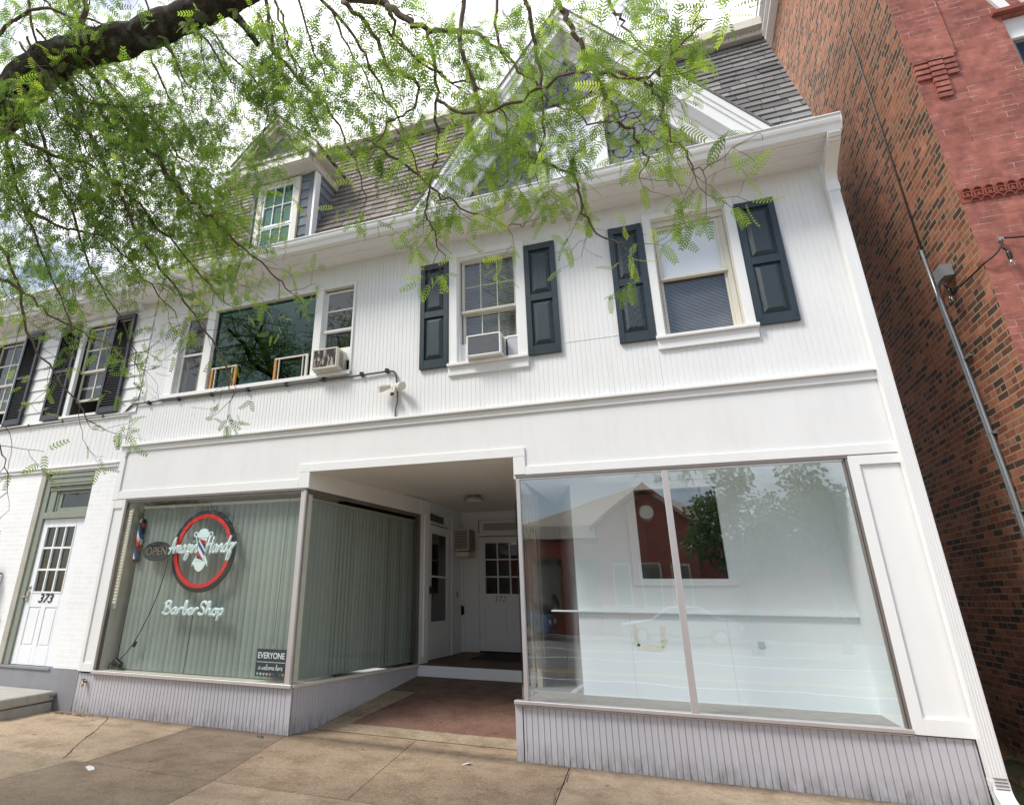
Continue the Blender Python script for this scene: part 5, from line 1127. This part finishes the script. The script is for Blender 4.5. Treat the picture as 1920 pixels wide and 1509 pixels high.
# ================================================================== ACROSS THE STREET (seen in the shop glass)
F=thing('gabled_brick_building','red brick building with a steep gable across the street, reflected in the display window','building',(-1.4,-24,0))
m=MB().prism([(-3.4,0),(.65,0),(.65,4.45),(-1.05,5.9),(-1.4,5.9),(-3.4,4.45)],lambda u,v,d:(u,d,v),-22.3,-22.0); m.build('gable_wall','far_brick',F)
MB().box(.65,9,-26,-22.6,0,3.9).build('side_wing','far_brick',F)
m=MB().prism([(-3.7,4.35),(-1.22,6.1),(1.0,4.3),(1.0,4.45),(-1.22,6.3),(-3.7,4.5)],lambda u,v,d:(u,d,v),-26,-21.8); m.build('roof','terracotta',F)
m=MB()
for x in (-2.9,-1.7,-.5): m.box(x,x+.8,-21.98,-21.9,1.2,2.9)
m.build('window','blind_brown',F); m=MB()
for x in (-2.9,-1.7,-.5): m.box(x+.08,x+.72,-21.89,-21.88,1.28,2.82)
m.build('pane','dark_room',F)
MB().lathe((-1.22,-21.97,5.1),[(.3,0),(.3,.06)],20,(0,1,0)).build('gable_medallion','sash',F)
F=thing('low_shop_building','low brown and cream shop building across the street, reflected beside the mirrored post','building',(-10,-24,0))
MB().box(-16,-3.5,-30,-22.4,0,4.55).build('wall','far_brick',F); MB().box(-16,-3.5,-22.4,-22.1,4.0,4.6).build('fascia','stucco',F)
m=MB()
for i in range(7): m.box(-15+i*1.7,-13.7+i*1.7,-22.39,-22.3,.8,3.2)
m.build('shop_window','glass_dark',F)
F=thing('cream_gabled_hall','cream hall with a wide shallow gable rising behind the low shops across the street','building',(-4,-34,0))
MB().prism([(-12,0),(3,0),(3,6.0),(-2.2,8.0),(-12,5.2)],lambda u,v,d:(u,d,v),-38,-33).build('wall','cream_box',F)
def car(label,x,y,mat,flip=1):
    t=thing('parked_car',label,'car',(x,y,-.15),'cars parked across the street'); z=-.15
    s=flip; P=[(-2.2,.35),(-2.15,.75),(-1.5,.88),(-.95,.95),(-.35,1.40),(.75,1.42),(1.45,1.0),(2.1,.90),(2.2,.6),(2.15,.3)]
    m=MB().prism([(x+s*u,z+v) for u,v in P],lambda u,v,d:(u,d,v),y-.85,y+.85); b=m.build('body',mat,t,.06)
    Pw=[(-.80,.97),(-.30,1.33),(.68,1.35),(1.2,1.0)]
    m=MB().prism([(x+s*u,z+v) for u,v in Pw],lambda u,v,d:(u,d,v),y-.87,y+.87); m.build('side_window','black',t)
    for dx in (-1.35,1.35):
        for dy in (-.8,.8):
            w=MB().lathe((x+dx,y+dy-.1,z+.33),[(.30,0),(.33,.04),(.33,.16),(.30,.2)],18,(0,1,0)).build('wheel','black',t); MB().lathe((x+dx,y+dy-.105 if dy<0 else y+dy+.1,z+.33),[(.2,0),(.18,.01)],14,(0,1,0)).build('hubcap','nickel',w)
    for dy in (-.6,.6): MB().box(x+s*2.12-.05,x+s*2.12+.08,y+dy-.15,y+dy+.15,z+.62,z+.76).build('headlight','lamp_glass',t)
M['car_white']=paint('white_car_paint',(.75,.76,.78),.2,.02,.03,spec=.7); M['car_silver']=paint('silver_car_paint',(.4,.42,.45),.25,.02,.03,metal=.6); M['car_blue']=paint('blue_car_paint',(.04,.09,.2),.2,.02,.03,spec=.7)
car('silver car parked across the street, reflected low in the display window',-.4,-20.3,'car_silver')
car('dark blue car parked across the street in front of the low shops',-7.5,-20.3,'car_blue')
# ================================================================== TREES
def leaf_template(npair=9,L=1.0):
    wk=9/npair
    V=[];Fq=[]
    for i in range(npair):
        t=(i+1.2)/(npair+1.0); x=t*L; ln=.20*L*math.sin(PI*(.18+.72*t))**.7; wd=.029*L*wk**.8
        for s in (-1,1):
            a=math.radians(66-10*t); dx,dy=math.cos(a),s*math.sin(a); nx,ny=-dy,dx; zz=.0
            b=(x,0); k=len(V)
            w1,w2=wd*.85,wd*.62; V+=[(b[0]+dx*ln*.08-nx*w1,b[1]+dy*ln*.08-ny*w1,0),(b[0]+dx*ln*.08+nx*w1,b[1]+dy*ln*.08+ny*w1,0),(b[0]+dx*ln+nx*w2,b[1]+dy*ln+ny*w2,-.04*L),(b[0]+dx*ln-nx*w2,b[1]+dy*ln-ny*w2,-.04*L)]
            Fq.append((k,k+1,k+2,k+3))
    k=len(V); V+=[(0,-.006*L,0),(0,.006*L,0),(L*1.0,.004*L,0),(L*1.0,-.004*L,0)]; Fq.append((k,k+1,k+2,k+3))
    V=np.array(V); V[:,2]-=.30*V[:,0]**2/L
    return V,np.array(Fq)
LV,LF=leaf_template(); LV6,LF6=leaf_template(6)
class Leaves:
    def __init__(s): s.p=[];s.d=[];s.s=[];s.t=[]
    def add(s,p,d,size,t): s.p.append(p);s.d.append(d);s.s.append(size);s.t.append(t)
    def build(s,name,mat,parent,TV=LV,TF=LF,lab=None):
        n=len(s.p); P=np.array(s.p);D=np.array(s.d);S=np.array(s.s)[:,None]
        D/=np.linalg.norm(D,axis=1,keepdims=True)+1e-9
        up=np.tile([0,0,1.],(n,1))+rng.normal(0,.75,(n,3)); Y=np.cross(up,D); Y/=np.linalg.norm(Y,axis=1,keepdims=True)+1e-9; Z=np.cross(D,Y)
        Rm=np.stack([D,Y,Z],axis=2)            # n,3,3
        V=np.einsum('nij,kj->nki',Rm,TV)*S[:,:,None]+P[:,None,:]
        nv=len(TV); Fa=(TF[None]+np.arange(n)[:,None,None]*nv).reshape(-1)
        o=np.array([P[:,0].mean(),P[:,1].mean(),P[:,2].min()]); V=(V-o).reshape(-1,3)
        me=bpy.data.meshes.new(name); nf=n*len(TF)
        me.vertices.add(len(V)); me.vertices.foreach_set('co',V.astype(np.float32).ravel())
        me.loops.add(len(Fa)); me.loops.foreach_set('vertex_index',Fa.astype(np.int32))
        me.polygons.add(nf); me.polygons.foreach_set('loop_start',(np.arange(nf)*4).astype(np.int32)); me.polygons.foreach_set('loop_total',np.full(nf,4,np.int32))
        me.update(calc_edges=True); me.validate()
        at=me.attributes.new('tint','FLOAT','FACE'); tt=np.repeat(np.array(s.t),len(TF))+rng.normal(0,.05,nf); at.data.foreach_set('value',np.clip(tt,0,1).astype(np.float32))
        me.materials.append(M[mat]); ob_=bpy.data.objects.new(name,me); col.objects.link(ob_); WL[ob_.name]=o; ob_.parent=parent; ob_.location=o-WL[parent.name]; return ob_
TR=thing('honey_locust_tree','honey locust tree with a mossy limb and feathery branches hanging before the white shop','tree',(-6.6,-5.0,0))
MB().tube(smoothpath([(-6.6,-5.0,-.15),(-6.62,-5.0,1.2),(-6.55,-4.95,2.6),(-6.35,-4.8,3.7),(-5.9,-4.6,4.5),(-5.24,-4.43,4.89)],4),[.36]*4+[.33]*4+[.31]*4+[.28]*4+[.25]*4+[.21],14).build('trunk','bark',TR,smooth=True)
twigs=MB(); leaves=Leaves(); fine=Leaves(); limbs=MB(); NEAR=[True]
def rv(s): return rng.normal(0,s,3)
SZ=[.08,.12]
def leafcluster(p,d,n,sz=None,tb=.5):
    sz=SZ
    for _ in range(n):
        dd=d*.5+rv(.75); dd[2]-=.35; (leaves if p[0]>-1.0 else fine).add(p+rv(.008),dd,rng.uniform(*sz),np.clip(tb+rng.normal(0,.14),0,1))
def branch(p,d,length,r,depth,tb,leafy=1.0):
    st=.055; n=max(3,int(length/st)); P=[p.copy()]; d=d/np.linalg.norm(d)
    for i in range(n):
        d=d+rv(.20); d[2]-=.055 if depth<2 else .03; d/=np.linalg.norm(d); p=p+d*st*rng.uniform(.8,1.2); P.append(p.copy())
        if i>0:
            if depth<2 and rng.random()<(.42 if leafy>.5 else .25):
                q=np.cross(d,rv(1)); q/=np.linalg.norm(q)+1e-9; branch(p.copy(),d*.55+q*.85,length*rng.uniform(.28,.55),r*.5,depth+1,tb,leafy)
            if rng.random()<(.52 if depth<2 else .64)*leafy: leafcluster(p,d,rng.integers(1,3),tb=tb)
    if leafy>.2: leafcluster(p,d,2,tb=tb)
    R=np.linspace(r,max(.0013,r*.3),len(P)); twigs.tube(P,list(R),4 if depth else 5,cap=False)
for gi,(r0,r1,lev,P) in enumerate(GUIDES):
    pts=smoothpath(P,5); pts=[p+(rv(.012) if lev else 0) for p in pts]
    R=np.linspace(r0,r1,len(pts))
    (limbs if lev==0 else twigs).tube(pts,list(R*(1+ (rng.normal(0,.07,len(pts)) if lev==0 else 0))),16 if lev==0 else 7,cap=True)
    if lev==0: continue
    tb=rng.uniform(.35,.65); mx_=np.mean([p[0] for p in pts]); sparse=mx_>-2.3; SZ[:]=[.11,.16] if sparse else [.085,.135]
    L=0; nxt=.12
    for a,b in zip(pts,pts[1:]):
        seg=b-a; l=np.linalg.norm(seg); L+=l
        while L>nxt:
            nxt+=rng.uniform(.08,.14) if sparse else rng.uniform(.055,.10)/min(1,max(.4,(b[2]-3.3)/.9))
            d=seg/l; q=np.cross(d,rv(1)); q/=np.linalg.norm(q)+1e-9
            low=min(1,max(.22,(b[2]-3.3)/1.0)); leafy=((.7 if b[2]>3.75 else .3) if sparse else 1.0*low) if rng.random()<.85 else .1
            branch(b.copy(),d*.6+q*.8+np.array([0,0,-.12]),rng.uniform(.12,.36) if sparse else rng.uniform(.22,.55),max(.0025,r1*.5),0,tb+rng.normal(0,.08),leafy)
    branch(pts[-1].copy(),pts[-1]-pts[-2],.22,r1*.8,1,tb)
limbs.tube(smoothpath([(-2.81,-4.12,5.67),(-2.70,-4.05,5.62),(-2.60,-3.98,5.50),(-2.52,-3.9,5.36)],3),[.07,.055,.045,.04,.035,.03,.028,.025,.022,.02][:10],10)
limbs.build('limb','bark',TR,smooth=True)
twigs.build('twigs','twig',TR,smooth=True)
leaves.build('foliage','leaf',TR); fine.build('foliage','leaf',TR,LV6,LF6)
NLEAF=len(leaves.p)+len(fine.p)
# the crown above and behind the viewer (reflected in the upper windows)
leaves=Leaves(); bl=MB()
for (a,b,r0,r1) in (((-6.5,-5.0,3.2),(-4.0,-8.0,7.5),.24,.10),((-6.4,-5.1,3.4),(-7.5,-8.0,8.5),.2,.07),((-4.0,-8.0,7.5),(-3.0,-9.5,11.5),.09,.04),((-6.5,-5.0,4.0),(-11.0,-6.5,8.6),.2,.06),((-7.5,-5.2,5.2),(-9.8,-4.0,7.6),.1,.04),((-8,-6,6),(-8.5,-8.5,9.5),.1,.04)):
    a,b=np.array(a),np.array(b); pts=[a+(b-a)*t+(rv(.12) if 0<t<1 else 0) for t in np.linspace(0,1,8)]; bl.tube(pts,list(np.linspace(r0,r1,8)),8)
    for _ in range(26):
        t=rng.uniform(.3,1.15); p=a+(b-a)*t; d=rv(1); d/=np.linalg.norm(d); d[2]*=.5; Q=[p+d*s*rng.uniform(1.2,2.4)/5 for s in range(6)]; bl.tube(Q,[.02,.016,.012,.01,.008,.006],4)
        for q in Q[1:]:
            for _ in range(9): leaves.add(q+rv(.22),rv(1)+[0,0,-.4],rng.uniform(.14,.22),np.clip(.45+rng.normal(0,.15),0,1))
bl.build('limb','bark',TR,smooth=True); leaves.build('rear_foliage','leaf',TR)
# street trees across the road
CV=np.array([(0,-.5,0),(.9,-.25,.1),(1,.4,0),(.2,.5,-.1)]); CF=np.array([(0,1,2,3)])
def street_tree(x,y,h,r,label,n=5200):
    t=thing('street_tree',label,'tree',(x,y,-.1),'street trees across the road')
    MB().tube(smoothpath([(x,y,-.15),(x+.05,y,h*.3),(x-.05,y,h*.6)],4),[.16,.15,.14,.13,.12,.10,.09,.07,.06],9).build('trunk','bark',t,smooth=True)
    L_=Leaves(); cl=[np.array([x,y,h*.68])+rng.normal(0,1,3)*[r*.42,r*.42,h*.14] for _ in range(16)]
    for i in range(n): c=cl[i%16]; v=rng.normal(0,1,3); v/=np.linalg.norm(v); L_.add(c+v*r*.33*rng.random()**.4*[1,1,.8],rv(1),rng.uniform(.09,.16),rng.random())
    L_.build('crown','far_leaf',t,CV,CF)
street_tree(1.9,-16.5,5.6,2.1,'leafy green tree in front of the gabled brick building, reflected in the display window')
street_tree(4.6,-18.0,6.2,2.4,'broad pale green tree reflected at the right side of the display window')
street_tree(-12,-17,7,2.6,'tall green tree across the road in front of the low shops')
street_tree(-18,-12,8,3,'large green tree far down the street to the left')
# ================================================================== WORLD, SUN, CAMERA
w=bpy.data.worlds.new('World'); sc.world=w; w.use_nodes=True; nt=w.node_tree; nt.nodes.clear()
SUN_EL,SUN_AZ=math.radians(52),math.radians(225)  # azimuth measured clockwise from +Y
sky=nt.nodes.new('ShaderNodeTexSky'); sky.sky_type='NISHITA'; sky.sun_disc=False; sky.sun_elevation=SUN_EL; sky.sun_rotation=SUN_AZ; sky.air_density=1.0; sky.dust_density=1.5
tc=nt.nodes.new('ShaderNodeTexCoord'); mp=nt.nodes.new('ShaderNodeVectorMath'); mp.operation='MULTIPLY'; mp.inputs[1].default_value=(1,1,2.2); nt.links.new(tc.outputs['Generated'],mp.inputs[0])
cn=noise(nt,mp.outputs[0],2.3,8,.6)
sx_=nt.nodes.new('ShaderNodeSeparateXYZ'); nt.links.new(tc.outputs['Generated'],sx_.inputs[0])
cn2=math_(nt,'MULTIPLY_ADD',sx_.outputs[1],.12,cn)
cf=ramp(nt,cn2,[(.40,(0,0,0)),(.60,(1,1,1))])
cc=ramp(nt,noise(nt,mp.outputs[0],3.5,6,.6),[(.3,(CLOUD*.80,CLOUD*.81,CLOUD*.85)),(.7,(CLOUD,CLOUD*.99,CLOUD*.985))])
mx=mixc(nt,cf,sky.outputs[0],cc)
bg=nt.nodes.new('ShaderNodeBackground'); bg.inputs[1].default_value=.12; nt.links.new(mx,bg.inputs[0]); wo=nt.nodes.new('ShaderNodeOutputWorld'); nt.links.new(bg.outputs[0],wo.inputs[0])
sd=bpy.data.lights.new('sun','SUN'); sd.energy=SUNE; sd.angle=math.radians(17); sd.color=(1,.965,.91); so=bpy.data.objects.new('sun',sd); col.objects.link(so); so.location=(-10,-10,20)
sv=Vector((math.sin(SUN_AZ)*math.cos(SUN_EL),math.cos(SUN_AZ)*math.cos(SUN_EL),math.sin(SUN_EL))); so.rotation_euler=sv.to_track_quat('Z','Y').to_euler()
cd=bpy.data.cameras.new('camera'); co=bpy.data.objects.new('camera',cd); col.objects.link(co); sc.camera=co
cd.sensor_width=36; cd.sensor_fit='HORIZONTAL'; cd.lens=36*1114.83/1920; cd.shift_x=148.58/1920; cd.shift_y=-66.81/1920; cd.clip_start=.05; cd.clip_end=2000
Rm=((0.92898166,0.36993911,0.01175279),(-0.12338661,0.33947004,-0.93248906),(-0.34895389,0.8648151,0.36100697))
mw=Matrix(((Rm[0][0],-Rm[1][0],-Rm[2][0],0),(Rm[0][1],-Rm[1][1],-Rm[2][1],-6.5),(Rm[0][2],-Rm[1][2],-Rm[2][2],1.45),(0,0,0,1))); co.matrix_world=mw
sc.render.engine='CYCLES'; sc.view_settings.view_transform='Standard'; sc.view_settings.look='None'; sc.view_settings.gamma=1; sc.view_settings.exposure=EXPO
sc.cycles.max_bounces=12; sc.cycles.diffuse_bounces=8; sc.cycles.transparent_max_bounces=24; sc.cycles.glossy_bounces=4
print('LEAVES',NLEAF,'OBJECTS',len(bpy.data.objects))
